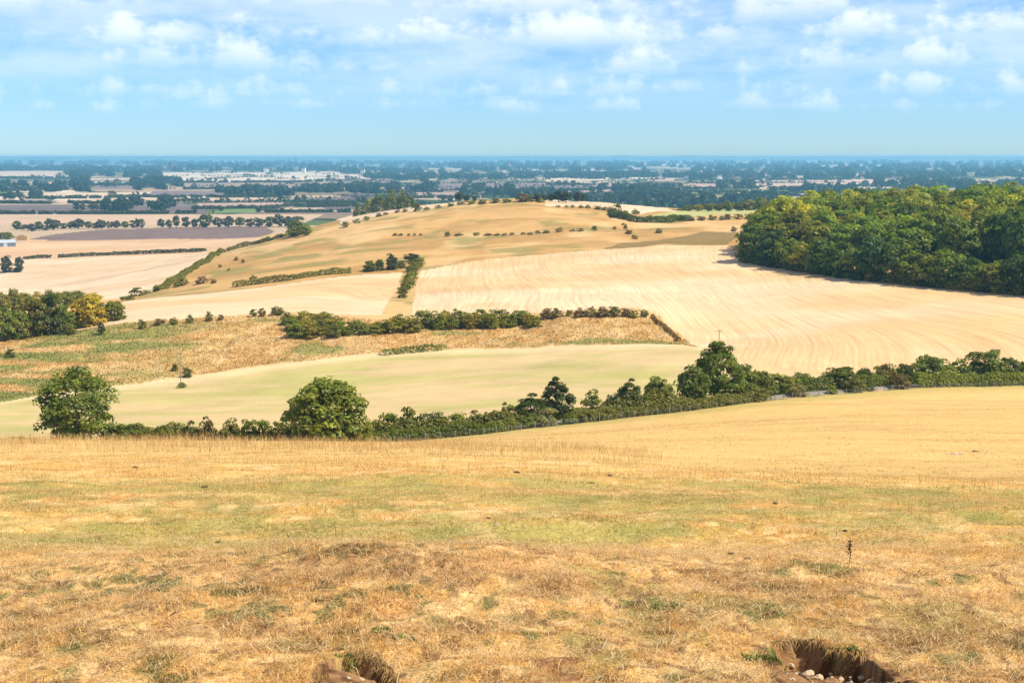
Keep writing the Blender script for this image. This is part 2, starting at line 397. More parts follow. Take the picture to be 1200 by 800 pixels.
# ---- albedo
C = lambda *c: np.array(c, float)
def mix(a, b, t): return a + (b - a) * t[..., None]
STRAW, PALE, ORANGE, GREEN, DGREEN, SOIL = C(.58, .36, .12), C(.67, .47, .215), C(.54, .30, .085), C(.34, .285, .075), C(.10, .115, .032), C(.105, .052, .022)
def near_albedo(x, y):
    n1 = fbm(x / 4.0, y / 2.2, 4); n2 = fbm(x / 1.1 + 40, y / 0.8, 4); n3 = fbm(x / 9 + 7, y / 4 + 3, 3); n4 = fbm(x * 2.3, y * 2.3 + 9, 3)
    c = mix(np.broadcast_to(STRAW, x.shape + (3,)), ORANGE, sstep(.42, .68, n1))
    c = mix(c, PALE, 0.75 * sstep(.52, .70, n2))
    md0 = 1 - sstep(11, 14, y)
    c = mix(c, STRAW, md0 * .6)
    c = mix(c, PALE, md0 * .7 * sstep(.52, .62, fbm(x * 3.1 + 8, y * 2.6 + 4, 4))); c = mix(c, ORANGE, md0 * .7 * sstep(.52, .62, fbm(x * 3.6 + 48, y * 2.8 + 44, 4)))
    n5 = fbm(x * 5.5 + 3, y * 3.6, 3); n6 = fbm(x * 2.0 + 60, y * 1.1 + 21, 3)
    nm = 1 - sstep(30, 60, y)
    c = mix(c, ORANGE * .85, nm * .6 * sstep(.56, .74, n5)); c = mix(c, PALE * 1.12, nm * .8 * (1 - sstep(.26, .42, n5)))
    c = mix(c, DGREEN * 1.5, nm * .55 * sstep(.60, .74, n6))
    band = sstep(13, 16, y) * (1 - sstep(30, 46, y)) + 0.25 * sstep(40, 60, y)
    c = mix(c, GREEN, np.clip(band, 0, 1) * 0.9 * sstep(.38, .58, 0.3 * n3 + 0.2 * n2 + .3 * fbm(x / 1.6 + 5, y / 2.2 + 2, 3) + .2 * n6))
    c = mix(c, C(.20, .20, .05), np.clip(band, 0, 1) * .5 * sstep(.52, .66, fbm(x / .9 + 55, y / 1.1 + 2, 4)))
    md = 1 - sstep(11, 13.5, y)
    c = mix(c, ORANGE * 1.06 + 0.04, md * 0.3 * sstep(.35, .6, n3))
    c = mix(c, PALE * C(1.0, .93, .88), md * 0.35 * sstep(.5, .62, n1))
    c = mix(c, DGREEN * 1.2, md * 0.85 * sstep(.53, .62, 0.6 * n4 + 0.4 * fbm(x / 1.3 + 90, y / 1.0, 3)) * sstep(.42, .6, n5 * .8 + n6 * .2))
    c = mix(c, DGREEN * .9, md * .85 * sstep(.57, .64, fbm(x * 6.5 + 11, y * 5.0 + 70, 3)) * sstep(.40, .56, n3))
    c = mix(c, SOIL * 1.6, md * .7 * sstep(.60, .68, fbm(x * 8 + 31, y * 6.0 + 7, 3)))
    c = mix(c, SOIL * 2.2, md * 0.5 * sstep(.60, .72, fbm(x / .8 + 30, y / .7 + 60, 3)))
    bx = np.exp(-((y - 9.6) / 1.8) ** 2 - ((x + .6) / 2.2) ** 2)
    c = mix(c, C(.54, .285, .10), bx * .45 * sstep(.45, .64, fbm(x * 1.4 + 4, y * 1.6 + 13, 4)))
    far = sstep(48, 75, y)
    c = mix(c, C(.57, .37, .135), far * 0.75)
    c = mix(c, C(.43, .28, .10), far * 0.5 * sstep(.5, .66, fbm(x / 22, y / 9, 4)))
    c = mix(c, C(.30, .27, .075), sstep(-20, -4, y - fence_y(x)) * 0.55 * (np.abs(x) > -1))
    return c

def albedo_all():
    A = np.zeros(XX.shape + (3,)); x, y = XX, YY
    hill = mix(np.broadcast_to(C(.47, .285, .105), x.shape + (3,)), C(.37, .215, .07), sstep(.42, .62, fbm(x / 60, y / 45, 4)))
    hill = mix(hill, C(.55, .37, .165), 0.7 * sstep(.5, .68, fbm(x / 35 + 50, y / 90, 4)))
    hill = mix(hill, C(.22, .19, .055), 0.75 * sstep(.54, .68, fbm(x / 28 + 9, y / 28 + 80, 4)))
    hill = mix(hill, C(.20, .135, .045), .92 * inb(P_slope_shade).astype(float))  # browner grass, darkened further to paint in the shading of this slope
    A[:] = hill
    m = y < 460
    n1 = fbm(x / 30, y / 10, 4); n2 = fbm(x / 60 + 20, y / 18 + 11, 3)
    mead = mix(np.broadcast_to(C(.48, .35, .17), x.shape + (3,)), C(.37, .325, .112), sstep(.38, .60, 0.35 * n1 + 0.4 * n2 + 0.25 * fbm(x / 12, y / 2.6, 3)))
    tops = np.array([at(p, q_)[:2] for p, q_ in MEADOW_TOP]); o = np.argsort(tops[:, 0])
    ty = np.interp(x, tops[o, 0], tops[o, 1])
    mead = mix(mead, C(.55, .42, .22), sstep(-16, -5, y - ty) * 0.9)
    mead = mix(mead, C(.54, .41, .22), (1 - sstep(14, 34, y - fence_y(x))) * 0.7)
    A[m] = mead[m]
    n1 = fbm(x / 7, y / 9, 4); n2 = fbm(x / 22 + 70, y / 12, 4); n3 = fbm(x / 2.6 + 5, y / 3, 3)
    bk = mix(np.broadcast_to(C(.50, .32, .125), x.shape + (3,)), C(.42, .245, .08), sstep(.42, .6, n1))
    bk = mix(bk, C(.55, .395, .19), 0.6 * sstep(.55, .7, n3))
    gl = (1 - sstep(-135, -88, x))
    bk = mix(bk, C(.17, .19, .045), np.clip(sstep(.60, .70, n2) * 0.8 + gl * sstep(.38, .58, fbm(x / 26 + 3, y / 11 + 8, 4)), 0, 1) * 0.9)
    A[bank_v] = bk[bank_v]
    mm = (y > 1500) & ((y > 1800) | (x < -270 * y / 1500)); A[mm] = np.array([.40, .29, .18])
    stub = mix(np.broadcast_to(C(.61, .445, .265), x.shape + (3,)), C(.57, .375, .185), sstep(.35, .65, fbm(x / 70, y / 40, 4)))
    edge = sstep(900, 1200, x / y * 1600 + 600 + (fbm(x / 30, y / 30, 3) - .5) * 200)
    stub = mix(stub, C(.52, .345, .15), 0.5 * edge)
    st2 = mix(np.broadcast_to(C(.59, .44, .28), x.shape + (3,)), C(.53, .375, .22), sstep(.4, .65, fbm(x / 120, y / 60, 4)))
    for P, col in ((P_right, stub), (P_mid, stub), (P_L1, st2), (P_L2, st2 * C(.93, .84, .76)), (P_str, st2 * .97), (P_str2, st2)):
        mm = inb(P); A[mm] = col[mm]
    mm = inb(P_L3); A[mm] = np.array([.17, .115, .095])
    mm = inb(P_lawn); A[mm] = np.array([.34, .33, .12])
    v = (y < fence_y(x) + 14); vg = mix(np.broadcast_to(C(.42, .29, .13), x.shape + (3,)), C(.14, .15, .045), sstep(.4, .6, fbm(x / 4, y / 4, 3)))
    A[v] = vg[v]
    A[near] = near_albedo(x[near], y[near])
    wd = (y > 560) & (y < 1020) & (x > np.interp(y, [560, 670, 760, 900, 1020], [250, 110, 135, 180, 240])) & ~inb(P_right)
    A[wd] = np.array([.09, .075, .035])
    return A
ALB = albedo_all()

# ---- direction of the drill rows: a scalar that is constant along each row
def row_field(curves):
    pts = []; val = []
    for s, c in curves:
        for px, py in c:
            x, y, _ = at(px, py); u, v = uv_of(x, y); pts.append((float(u), float(v))); val.append(s)
    pts = np.array(pts); co = tps_fit(pts[:, 0], pts[:, 1], np.array(val, float), 1e-4)
    return lambda mk: tps_eval(co, UU[mk], VV[mk], pts[:, 0], pts[:, 1])
SA = np.zeros(XX.shape); LA = np.zeros(XX.shape)
rf = row_field([(0, [(482, 372), (485, 345), (492, 319)]), (1, [(560, 369), (566, 335), (566, 305)]), (2, [(680, 364), (655, 330), (630, 300)]),
                (3, [(792, 386), (745, 335), (692, 294)]), (4, [(865, 412), (812, 345), (750, 291)]), (5, [(945, 430), (880, 356), (805, 289)]),
                (6, [(1060, 428), (965, 365), (858, 304)]), (7, [(1200, 405), (1080, 373), (940, 321)]), (8, [(1200, 372), (1100, 355), (1000, 333)])])
mk = inb(P_right); mk2 = mk
def grow(mk): 
    g = mk.copy(); g[1:] |= mk[:-1]; g[:-1] |= mk[1:]; g[:, 1:] |= mk[:, :-1]; g[:, :-1] |= mk[:, 1:]; return g
g = grow(grow(mk)); SA[g] = rf(g); LA[g] = YY[g]
rf = row_field([(0, [(150, 377), (260, 370), (380, 367)]), (1, [(150, 372), (260, 362), (380, 356), (446, 362)]), (2, [(150, 365), (240, 353), (350, 340), (425, 345), (448, 352)]),
                (3, [(170, 355), (270, 342), (370, 329), (445, 328)]), (4, [(300, 336), (400, 324), (468, 320)])])
g = grow(grow(inb(P_mid))); SA[g] = rf(g); LA[g] = XX[g]
for P, ang, sp in ((P_L1, 62, 12.0), (P_L2, 62, 14.0), (P_L3, 38, 16.0), (P_str, 20, 9.0), (P_str2, 60, 9.0)):
    g = grow(grow(inb(P))); a = math.radians(ang)
    SA[g] = (XX[g] * math.sin(a) - YY[g] * math.cos(a)) / sp; LA[g] = XX[g] * math.cos(a) + YY[g] * math.sin(a)

M_near = ground_mat('dry_turf', 14.0, 0.55, 0.35, 0.8, 0.06)
M_soil = ground_mat('bare_soil', 22.0, 0.5, 2.0, 1.0, 0.04)
M_mead = ground_mat('cut_meadow', 1.2, 0.22, 0.06, 0.2, 0.1)
M_hill = ground_mat('chalk_grassland', 0.5, 0.22, 0.03, 0.35, 0.5)
M_bank = ground_mat('bracken_bank', 0.7, 0.30, 0.06, 0.5, 0.5)
M_stub = ground_mat('stubble', 0.9, 0.16, 0.03, 0.15, 0.1, rows=(16.0, 0.34, 2.0, 0.3))
M_stubm = ground_mat('stubble_swaths', 0.9, 0.16, 0.03, 0.15, 0.1, rows=(16.0, 0.36, 2.0, 0.3))
M_stub2 = ground_mat('pale_stubble', 0.4, 0.1, 0.015, 0.1, 0.1, rows=(2.2, 0.22, 0.5, 0.22))
M_plow = ground_mat('ploughed_earth', 0.4, 0.2, 0.02, 0.4, 0.3, rows=(1.2, 0.55, 0.6, 0.25))
NAMES = {R_HILL: ('chalk_hill', M_hill), R_NEAR: ('grass_hillside', M_near), R_VERGE: ('road_verge', M_mead), R_MEAD: ('meadow', M_mead), R_BANK: ('rough_bank', M_bank),
         R_RIGHT: ('stubble_field', M_stub), R_MID: ('stubble_field', M_stubm), R_L1: ('stubble_field', M_stub2), R_L2: ('stubble_field', M_stub2), R_L3: ('dark_field', M_plow),
         R_STR: ('stubble_field', M_stub2), R_STR2: ('stubble_field', M_stub2), R_LAWN: ('pasture', M_mead), R_WOOD: ('woodland_floor', M_bank), R_SOIL: ('bare_ground', M_soil),
         R_PLAIN: ('plain_edge', M_mead)}
ALB[grow(inb(P_scr) | inb(P_scl) | inb(P_bare))] = SOIL
sm = grow(inb(P_scr) | inb(P_scl)); ALB[sm] = mix(np.broadcast_to(SOIL, XX[sm].shape + (3,)), C(.30, .165, .07), sstep(.35, .6, fbm(XX[sm] * 9, YY[sm] * 9, 4)))
sm = grow(inb(P_bare)); ALB[sm] = mix(np.broadcast_to(C(.30, .15, .06), XX[sm].shape + (3,)), C(.42, .26, .10), sstep(.45, .6, fbm(XX[sm] * 8, YY[sm] * 8, 3)))
idx = np.arange(nr * nc).reshape(nr, nc)
quad = np.stack([idx[:-1, :-1], idx[:-1, 1:], idx[1:, 1:], idx[1:, :-1]], -1)
allV = np.stack([XX, YY, ZZ], -1).reshape(-1, 3)
for r, (nm, m) in NAMES.items():
    q4 = quad[reg == r]
    if not len(q4): continue
    used, inv = np.unique(q4, return_inverse=True)
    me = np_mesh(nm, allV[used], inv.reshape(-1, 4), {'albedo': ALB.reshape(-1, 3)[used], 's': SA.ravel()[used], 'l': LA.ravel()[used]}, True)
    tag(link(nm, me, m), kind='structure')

# ---- the road in the valley: a strip of old tarmac on its own bed, with pale worn edges
def strip(name, xs, off, half, lift, mat, w_n=3):
    ys = fence_y(xs) + off
    ys = np.convolve(np.pad(ys, 6, mode='edge'), np.ones(13) / 13, 'valid')
    dx = np.gradient(xs); dy = np.gradient(ys); ln = np.hypot(dx, dy); nx, ny = -dy / ln, dx / ln
    V = []; zc = H(xs, ys)
    zc = np.convolve(np.pad(zc, 6, mode='edge'), np.ones(13) / 13, 'valid')
    prof = [(-half - .5, -.35), (-half, 0), (0, .06), (half, 0), (half + .5, -.35)]
    for o_, dz in prof: V.append(np.c_[xs + nx * o_, ys + ny * o_, zc + lift + dz])
    V = np.stack(V, 1); n = len(xs); k_ = len(prof)
    i = np.arange(n * k_).reshape(n, k_)
    Fq = np.stack([i[:-1, :-1], i[1:, :-1], i[1:, 1:], i[:-1, 1:]], -1).reshape(-1, 4)[:, ::-1]
    me = np_mesh(name, V.reshape(-1, 3), Fq, {'albedo': np.tile(C(.21, .185, .155), (n * k_, 1))}, False)
    return tag(link(name, me, mat), kind='structure')
M_road = ground_mat('worn_tarmac', 3.0, 0.2, 0.3, 0.2, 0.02)
strip('road', np.linspace(-150, 230, 260), 6.8, 2.3, 0.32, M_road)
# ------------------------------------------------------------------ grass blades (one mesh each, real blades)
M_blade = blade_mat('grass_blade')
def blades(x, y, h, w, tone, lean, seed):
    """five-point blades: two-segment tapering strips, bent over"""
    r = np.random.default_rng(seed); n = len(x); z = H(x, y) - 0.01
    a = r.uniform(0, 2 * np.pi, n); ca, sa = np.cos(a), np.sin(a)          # facing
    l = r.uniform(0, 2 * np.pi, n); k_ = lean * r.uniform(0.2, 1.0, n) * h
    lx, ly = np.cos(l) * k_, np.sin(l) * k_
    B = np.stack([x, y, z], -1); S_w = np.stack([ca * w / 2, sa * w / 2, 0 * w], -1)
    mid = B + np.stack([lx * .35, ly * .35, h * .62], -1); tip = B + np.stack([lx, ly, h * np.maximum(0.25, 1 - .35 * lean)], -1)
    V = np.stack([B - S_w, B + S_w, mid + S_w * .75, mid - S_w * .75, tip], 1).reshape(-1, 3)
    i = np.arange(n)[:, None] * 5
    T = np.concatenate([i + [0, 1, 2], i + [0, 2, 3], i + [3, 2, 4]], 1).reshape(-1, 3)
    t = np.repeat(tone, 5, 0)
    return V, T, t
def scatter(n, y0, y1, seed, um=0.43):
    r = np.random.default_rng(seed)
    y = np.sqrt(r.uniform(y0 ** 2, y1 ** 2, n)); x = r.uniform(-1, 1, n) * (um * y + 2.0)
    return x, y, r
def blade_tone(x, y, r, green_gain=1.0):
    c = near_albedo(x, y); n = len(x)
    v = r.uniform(0.72, 1.4, n)[:, None]
    c = c * v
    k_ = r.random(n)
    c[k_ < .22] = C(.64, .45, .19) * v[k_ < .22]
    c[k_ > .93] = C(.42, .235, .075) * v[k_ > .93]
    return np.clip(c, 0, .85)
def soil_free(x, y):
    return ~(inside(P_scr, x, y) | inside(P_scl, x, y) | (inside(P_bare, x, y) & (LAT[(x * 40).astype(int) & 255, (y * 40).astype(int) & 255] > .15)))
parts = []
for n, y0, y1, h0, h1, w0, lean, sd in ((290000, 5.6, 9.5, .015, .052, .0042, 1.9, 1), (230000, 9.5, 15, .018, .06, .005, 1.8, 2), (205000, 15, 33, .025, .075, .008, 1.5, 3),
                                      (170000, 33, 75, .03, .11, .016, 1.2, 4), (170000, 75, 300, .05, .16, .045, 1.2, 5)):
    x, y, r = scatter(n, y0, y1, sd)
    m = soil_free(x, y) & (y < fence_y(x) - .5)
    m &= r.random(n) < .35 + 1.3 * fbm(x * (14 / y0), y * (9 / y0), 3) ** 1.5 * 1.6
    x, y = x[m], y[m]; k_ = r.random(len(x))
    h = (h0 + (h1 - h0) * k_ ** 2) * (.65 + .85 * sstep(.35, .75, fbm(x * (22 / y0), y * (16 / y0) + 5, 3))); w = w0 * r.uniform(.6, 1.4, len(x))
    parts.append(blades(x, y, h, w, blade_tone(x, y, r), lean, sd + 50))
def join(ps):
    o = 0; Vs, Ts, As = [], [], []
    for V, T, t in ps:
        Vs.append(V); Ts.append(T + o); As.append(t); o += len(V)
    return np.concatenate(Vs), np.concatenate(Ts), np.concatenate(As)
# flat-lying thatch of long bleached straws and fallen stems
for n, y0, y1, l0, w0, sd in ((38000, 5.6, 10, .10, .0035, 31), (33000, 10, 17, .14, .0045, 32), (22000, 17, 34, .2, .007, 33)):
    x, y, r = scatter(n, y0, y1, sd); m = soil_free(x, y); x, y = x[m], y[m]; n = len(x)
    a = r.uniform(0, 2 * np.pi, n); L_ = l0 * r.uniform(.4, 1.3, n); x2, y2 = x + np.cos(a) * L_, y + np.sin(a) * L_
    P0 = np.stack([x, y, H(x, y) + r.uniform(.005, .03, n)], -1); P1 = np.stack([x2, y2, H(x2, y2) + r.uniform(.005, .05, n)], -1)
    sd_ = np.stack([-np.sin(a), np.cos(a), 0 * a], -1) * (w0 / 2 * r.uniform(.6, 1.3, n))[:, None]; md_ = (P0 + P1) / 2 + np.stack([0 * a, 0 * a, r.uniform(0, .03, n)], -1)
    Vv = np.stack([P0 - sd_, P0 + sd_, md_ + sd_, md_ - sd_, P1], 1).reshape(-1, 3); i = np.arange(n)[:, None] * 5
    tn = np.array([(.64, .47, .25)]) * r.uniform(.6, 1.25, n)[:, None]; tn[r.random(n) < .3] *= np.array([.7, .5, .35])
    parts.append((Vv, np.concatenate([i + [0, 1, 2], i + [0, 2, 3], i + [3, 2, 4]], 1).reshape(-1, 3), np.repeat(tn, 5, 0)))
V, T, t = join(parts)
tag(link('dry_grass', np_mesh('dry_grass', V, T, {'tone': t}), M_blade), kind='stuff')
# taller straw stalks standing above the turf, thickest along the near crest
parts = []
for n, y0, y1, h0, h1, w0, sd in ((2600, 7, 16, .10, .28, .0028, 11), (6000, 16, 36, .12, .34, .006, 12), (14000, 36, 70, .15, .42, .011, 13), (70000, 70, 110, .3, .95, .016, 14)):
    x, y, r = scatter(n, y0, y1, sd)
    m = soil_free(x, y); k_ = fbm(x / 5 + 8, y / 2.5, 3)
    m &= r.random(n) < (sstep(.45, .62, k_) + .12)
    if y0 >= 70:
        m &= (x / y < .10 + .05 * (k_ - .5)); m &= (r.random(n) < .5 + .5 * sstep(84, 94, y))
    x, y = x[m], y[m]; k2 = r.random(len(x)) ** 1.6
    hh = (h0 + (h1 - h0) * k2) * (0.55 + 0.9 * fbm(x / 2.2, y / 2.2, 2))
    tn = np.array([(.62, .43, .18)]) * r.uniform(.65, 1.3, len(x))[:, None]
    parts.append(blades(x, y, hh, w0 * r.uniform(.6, 1.3, len(x)), np.clip(tn, 0, .85), .45, sd + 60))
V, T, t = join(parts)
tag(link('tall_grass', np_mesh('tall_grass', V, T, {'tone': t}), M_blade), kind='stuff')
fr_p = []
for edge_, n in (([(903, 754), (930, 750), (955, 752), (985, 762), (1012, 768), (1040, 778), (1064, 797)], 900), ([(384, 794), (396, 778), (408, 770), (425, 766), (440, 771), (452, 782), (462, 800)], 420)):
    E_ = np.array([at(*q_)[:2] for q_ in edge_]); r = np.random.default_rng(n); x = r.uniform(E_[:, 0].min(), E_[:, 0].max(), n); y = np.interp(x, E_[:, 0], E_[:, 1]) + r.uniform(-.02, .09, n)
    ln = r.uniform(.04, .13, n); z = H(x, y + .06) + .005
    P0 = np.stack([x, y + .02, z], -1); md_ = P0 + np.stack([r.normal(0, .02, n), -ln * .5, r.uniform(-.005, .02, n)], -1); P1 = md_ + np.stack([r.normal(0, .025, n), -ln * .3, -ln * r.uniform(.2, .8, n)], -1)
    sd_ = np.stack([r.uniform(.0015, .003, n), 0 * x, 0 * x], -1); i = np.arange(n)[:, None] * 5
    tn = np.array([(.40, .25, .10)]) * r.uniform(.35, 1.4, n)[:, None]
    fr_p.append((np.stack([P0 - sd_, P0 + sd_, md_ + sd_, md_ - sd_, P1], 1).reshape(-1, 3), np.concatenate([i + [0, 1, 2], i + [0, 2, 3], i + [3, 2, 4]], 1).reshape(-1, 3), np.repeat(tn, 5, 0)))
V, T, t = join(fr_p)
tag(link('grass_fringe', np_mesh('grass_fringe', V, T, {'tone': t}), M_blade), kind='stuff')
# rank green tussocks on the left of the rough bank and tussocks over the whole bank
x = rng.uniform(-190, 90, 90000); y = rng.uniform(345, 500, 90000); m = inside(P_bank, x, y); x, y = x[m], y[m]
ci = lambda x, y: np.stack([lut(ALB[..., k_], x, y) for k_ in range(3)], -1)
tn = ci(x, y) * rng.uniform(.68, 1.1, len(x))[:, None]
V, T, t = blades(x, y, rng.uniform(.2, .75, len(x)), rng.uniform(.12, .34, len(x)), tn, 1.0, 77)
tag(link('bracken', np_mesh('bracken', V, T, {'tone': t}), M_blade), kind='stuff')

# ------------------------------------------------------------------ leaves, crowns, trunks
M_leaf = leaf_mat('leaf', 0.38)
M_bark = plain_mat('bark', (.13, .095, .06), .9, .35, 6.0, bump=.4)
def unit(v): return v / (np.linalg.norm(v, axis=-1, keepdims=True) + 1e-9)
def leaf_quads(c, nrm, s, r, asp=.62):
    n = len(c); a = unit(np.cross(nrm, unit(r.normal(size=(n, 3))))); b = np.cross(nrm, a)
    s = s[:, None]; f = nrm * s * .25
    V = np.stack([c - a * s, c - b * s * asp + f, c + a * s, c + b * s * asp + f], 1).reshape(-1, 3)
    return V, np.arange(n * 4).reshape(n, 4)
def sph(n, r): return unit(r.normal(size=(n, 3)))
def crown_mesh(name, seed, nl, per, leaf, rx=.42, z0=.12, z1=1.0, rl=.34, bottom=.5, shape=None, lift=.35, hole=0.0, irr=0.025):
    """unit-height crown: lobes of leaf clumps spread through an uneven envelope"""
    r = np.random.default_rng(seed); cz = (z0 + z1) / 2; rz = (z1 - z0) / 2
    k_ = np.arange(nl) + .5; ph = np.arccos(1 - 2 * k_ / nl); th = np.pi * (1 + 5 ** .5) * k_ + r.uniform(0, 6)
    D = np.stack([np.cos(th) * np.sin(ph), np.sin(th) * np.sin(ph), np.cos(ph)], -1)
    D = unit(D + r.normal(size=D.shape) * .22)
    rad = rl * r.uniform(.6, 1.25, nl)
    env = 1 - rad * .75; env *= r.uniform(.72, 1.08, nl)
    ctr = D * env[:, None] * np.array([rx, rx, rz]) + [0, 0, cz]
    ctr = ctr + r.normal(size=ctr.shape) * irr * np.array([rx, rx, rz]) * 2; rad = rad * r.uniform(1 - 3 * irr, 1 + 3 * irr, nl)
    if shape is not None:
        f = shape((ctr[:, 2] - z0) / (z1 - z0)); ctr[:, :2] *= f[:, None]; rad = rad * (.45 + .55 * f)
    if hole: 
        keep = r.random(nl) > hole; ctr, rad, D = ctr[keep], rad[keep], D[keep]; nl = len(ctr)
    V0 = np.repeat(ctr, per, 0); n = nl * per
    d = sph(n, r); d[:, 2] = np.where(d[:, 2] < -.3, -d[:, 2] * .6, d[:, 2]); d = unit(d)
    rr = np.repeat(rad, per) * min(rx, rz) * 1.0
    c = V0 + d * rr[:, None] * (.45 + .62 * r.random(n) ** .6)[:, None] * np.array([1.12, 1.12, .82])
    e = np.linalg.norm((c - [0, 0, cz]) / np.array([rx, rx, rz]), axis=1)
    m = (e > .5) | (r.random(n) < .2); m &= c[:, 2] > max(z0 * .6, 0) + .005
    c, d = c[m], d[m]; tone = np.repeat(r.uniform(.78, 1.22, nl), per)[m] * r.uniform(.7, 1.3, m.sum())
    out = unit((c - [0, 0, cz * .8]) / np.array([rx, rx, rz]))
    nrm = unit(d * .55 + out * .5 + [0, 0, lift] + r.normal(size=c.shape) * .5)
    V, Q = leaf_quads(c, nrm, leaf * r.uniform(.55, 1.35, len(c)), r)
    warm = np.repeat(r.uniform(-.08, .10, nl), per)[m]
    col = np.stack([tone * (1 + warm), tone, tone * (1 - warm)], -1)
    return np_mesh(name, V, Q, {'tone': np.repeat(col, 4, 0)})
def tube(pts, rad, k_=7):
    pts = np.array(pts, float); n = len(pts); a = np.arange(k_) * 2 * np.pi / k_
    T = unit(np.gradient(pts, axis=0)); ref = np.where(np.abs(T[:, 2:3]) > .9, [[1., 0, 0]], [[0., 0, 1]])
    A = unit(np.cross(T, ref)); B = np.cross(T, A)
    V = pts[:, None] + (A[:, None] * np.cos(a)[None, :, None] + B[:, None] * np.sin(a)[None, :, None]) * np.array(rad)[:, None, None]
    i = np.arange(n * k_).reshape(n, k_); j = np.roll(i, -1, 1)
    return V.reshape(-1, 3), np.stack([i[:-1], j[:-1], j[1:], i[1:]], -1).reshape(-1, 4)
def join_q(ps):
    o = 0; Vs, Qs = [], []
    for V, Q in ps: Vs.append(V); Qs.append(Q + o); o += len(V)
    return np.concatenate(Vs), np.concatenate(Qs)
def trunk_mesh(name, seed, r0=.032, top=.72, limbs=6, spread=.2, start=.2, k_=7):
    r = np.random.default_rng(seed); n = 7
    z = np.linspace(-.02, top, n); P = np.stack([np.cumsum(r.normal(size=n) * .012), np.cumsum(r.normal(size=n) * .012), z], -1)
    ps = [tube(P, r0 * np.linspace(1.25, .22, n), k_)]
    for i in range(limbs):
        f = start + (top - start) * .8 * i / limbs; b = np.array([np.interp(f, z, P[:, 0]), np.interp(f, z, P[:, 1]), f])
        a = i * 2.4 + r.uniform(-.4, .4); L_ = spread * r.uniform(.7, 1.1)
        d = np.array([math.cos(a), math.sin(a), r.uniform(.5, 1.0)])
        p = [b, b + d * L_ * .35, b + d * L_ * .7 + [0, 0, .03], b + d * L_ + [0, 0, .09]]
        ps.append(tube(p, r0 * .5 * np.array([1, .75, .5, .2]), 5))
    V, Q = join_q(ps)
    return np_mesh(name, V, Q, None, True)
LIB = {
    'near_full': [crown_mesh('crown', 100 + i, 90, 115, .027, .44, -.14, 1.0, .30) for i in range(2)],
    'near_airy': [crown_mesh('crown', 120 + i, 100, 92, .023, .45, -.08, 1.0, .27, hole=.05) for i in range(2)],
    'ash': [crown_mesh('crown', 140, 96, 90, .023, .40, -.05, 1.0, .27, shape=lambda t: 1.2 - .78 * np.clip(t, 0, 1) ** 1.3, hole=.06)],
    'ivy': [crown_mesh('crown', 150 + i, 46, 110, .030, .46, -.12, 1.0, .35, irr=.035, shape=lambda t: 1.1 - .7 * np.clip(t, 0, 1) ** 2) for i in range(2)],
    'mid': [crown_mesh('crown', 200 + i, 50, 62, .040, .45, -.16, .98, .34, irr=.045) for i in range(7)],
    'mid_olive': [crown_mesh('crown', 230 + i, 52, 52, .038, .47, -.08, 1.0, .31) for i in range(4)],
    'pine': [crown_mesh('crown', 260 + i, 40, 50, .034, .30, .05, 1.0, .30, shape=lambda t: 1.25 - 1.1 * np.clip(t, 0, 1)) for i in range(2)],
    'far': [crown_mesh('crown', 300 + i, 20, 26, .085, .46, -.06, 1.0, .42) for i in range(6)],
    'bush': [crown_mesh('foliage', 400 + i, 40, 46, .054, .55, -.42, .95, .34, irr=.06) for i in range(9)],
    'far_bush': [crown_mesh('foliage', 430 + i, 18, 24, .11, .58, -.42, .95, .40, irr=.06) for i in range(7)],
}
for v in LIB.values():
    for me in v: me.materials.append(M_leaf)
TRK = {'tree': [trunk_mesh('trunk', 500 + i) for i in range(4)], 'stem': [trunk_mesh('stem', 520 + i, .03, .6, 5, .3, .08, 5) for i in range(3)]}
for v in TRK.values():
    for me in v: me.materials.append(M_bark)
G_ = dict(dark=(.096, .116, .018), deep=(.060, .076, .018), mid=(.145, .166, .022), fresh=(.195, .215, .026), olive=(.175, .168, .028), yellow=(.265, .235, .030), gold=(.46, .36, .03),
          pale=(.26, .23, .08), brown=(.180, .120, .036), blue=(.068, .102, .030), bluegrey=(.066, .080, .040))
_cnt = {}
def plant(kind, cat, label, loc, w, h, tone, lib, group=None, stem='tree', parts=True, vary=.12, sink=.0):
    i = _cnt.get(lib, 0); _cnt[lib] = i + 1
    me = LIB[lib][i % len(LIB[lib])]
    r = random.Random(i * 77 + int(loc[0] * 13) + int(loc[1] * 7))
    col = np.array(G_[tone] if isinstance(tone, str) else tone) * r.uniform(1 - vary, 1 + vary)
    col = col * np.array([r.uniform(.92, 1.1), 1, r.uniform(.9, 1.1)])
    wid = {'near_full': .88, 'near_airy': .88, 'ash': .86, 'ivy': .92, 'mid': .92, 'mid_olive': .92, 'pine': .64, 'far': .95, 'bush': 1.12, 'far_bush': 1.18}[lib]
    sc = (w / wid, w / wid, h)
    if parts:
        root = empty(kind, (loc[0], loc[1], loc[2] - sink)); root.scale = sc; root.rotation_euler = (0, 0, r.uniform(0, 6.28))
        c = link('foliage' if stem == 'stem' else 'crown', me, None, root); c.color = tuple(col) + (1,)
        link('stem' if stem == 'stem' else 'trunk', TRK[stem][i % len(TRK[stem])], None, root)
    else:
        root = link(kind, me); root.location = (loc[0], loc[1], loc[2] - sink); root.scale = sc; root.rotation_euler = (0, 0, r.uniform(0, 6.28)); root.color = tuple(col) + (1,)
    tag(root, label, cat, group)
    return root
def m_per_px(y): return y * 1.0 / F
ORD = 'first second third fourth fifth sixth seventh eighth ninth tenth eleventh twelfth thirteenth fourteenth fifteenth sixteenth seventeenth eighteenth nineteenth twentieth'.split()
ORD += ['twenty-' + o for o in ORD[:9]] + ['thirtieth'] + ['thirty-' + o for o in ORD[:9]] + ['fortieth'] + ['forty-' + o for o in ORD[:9]]

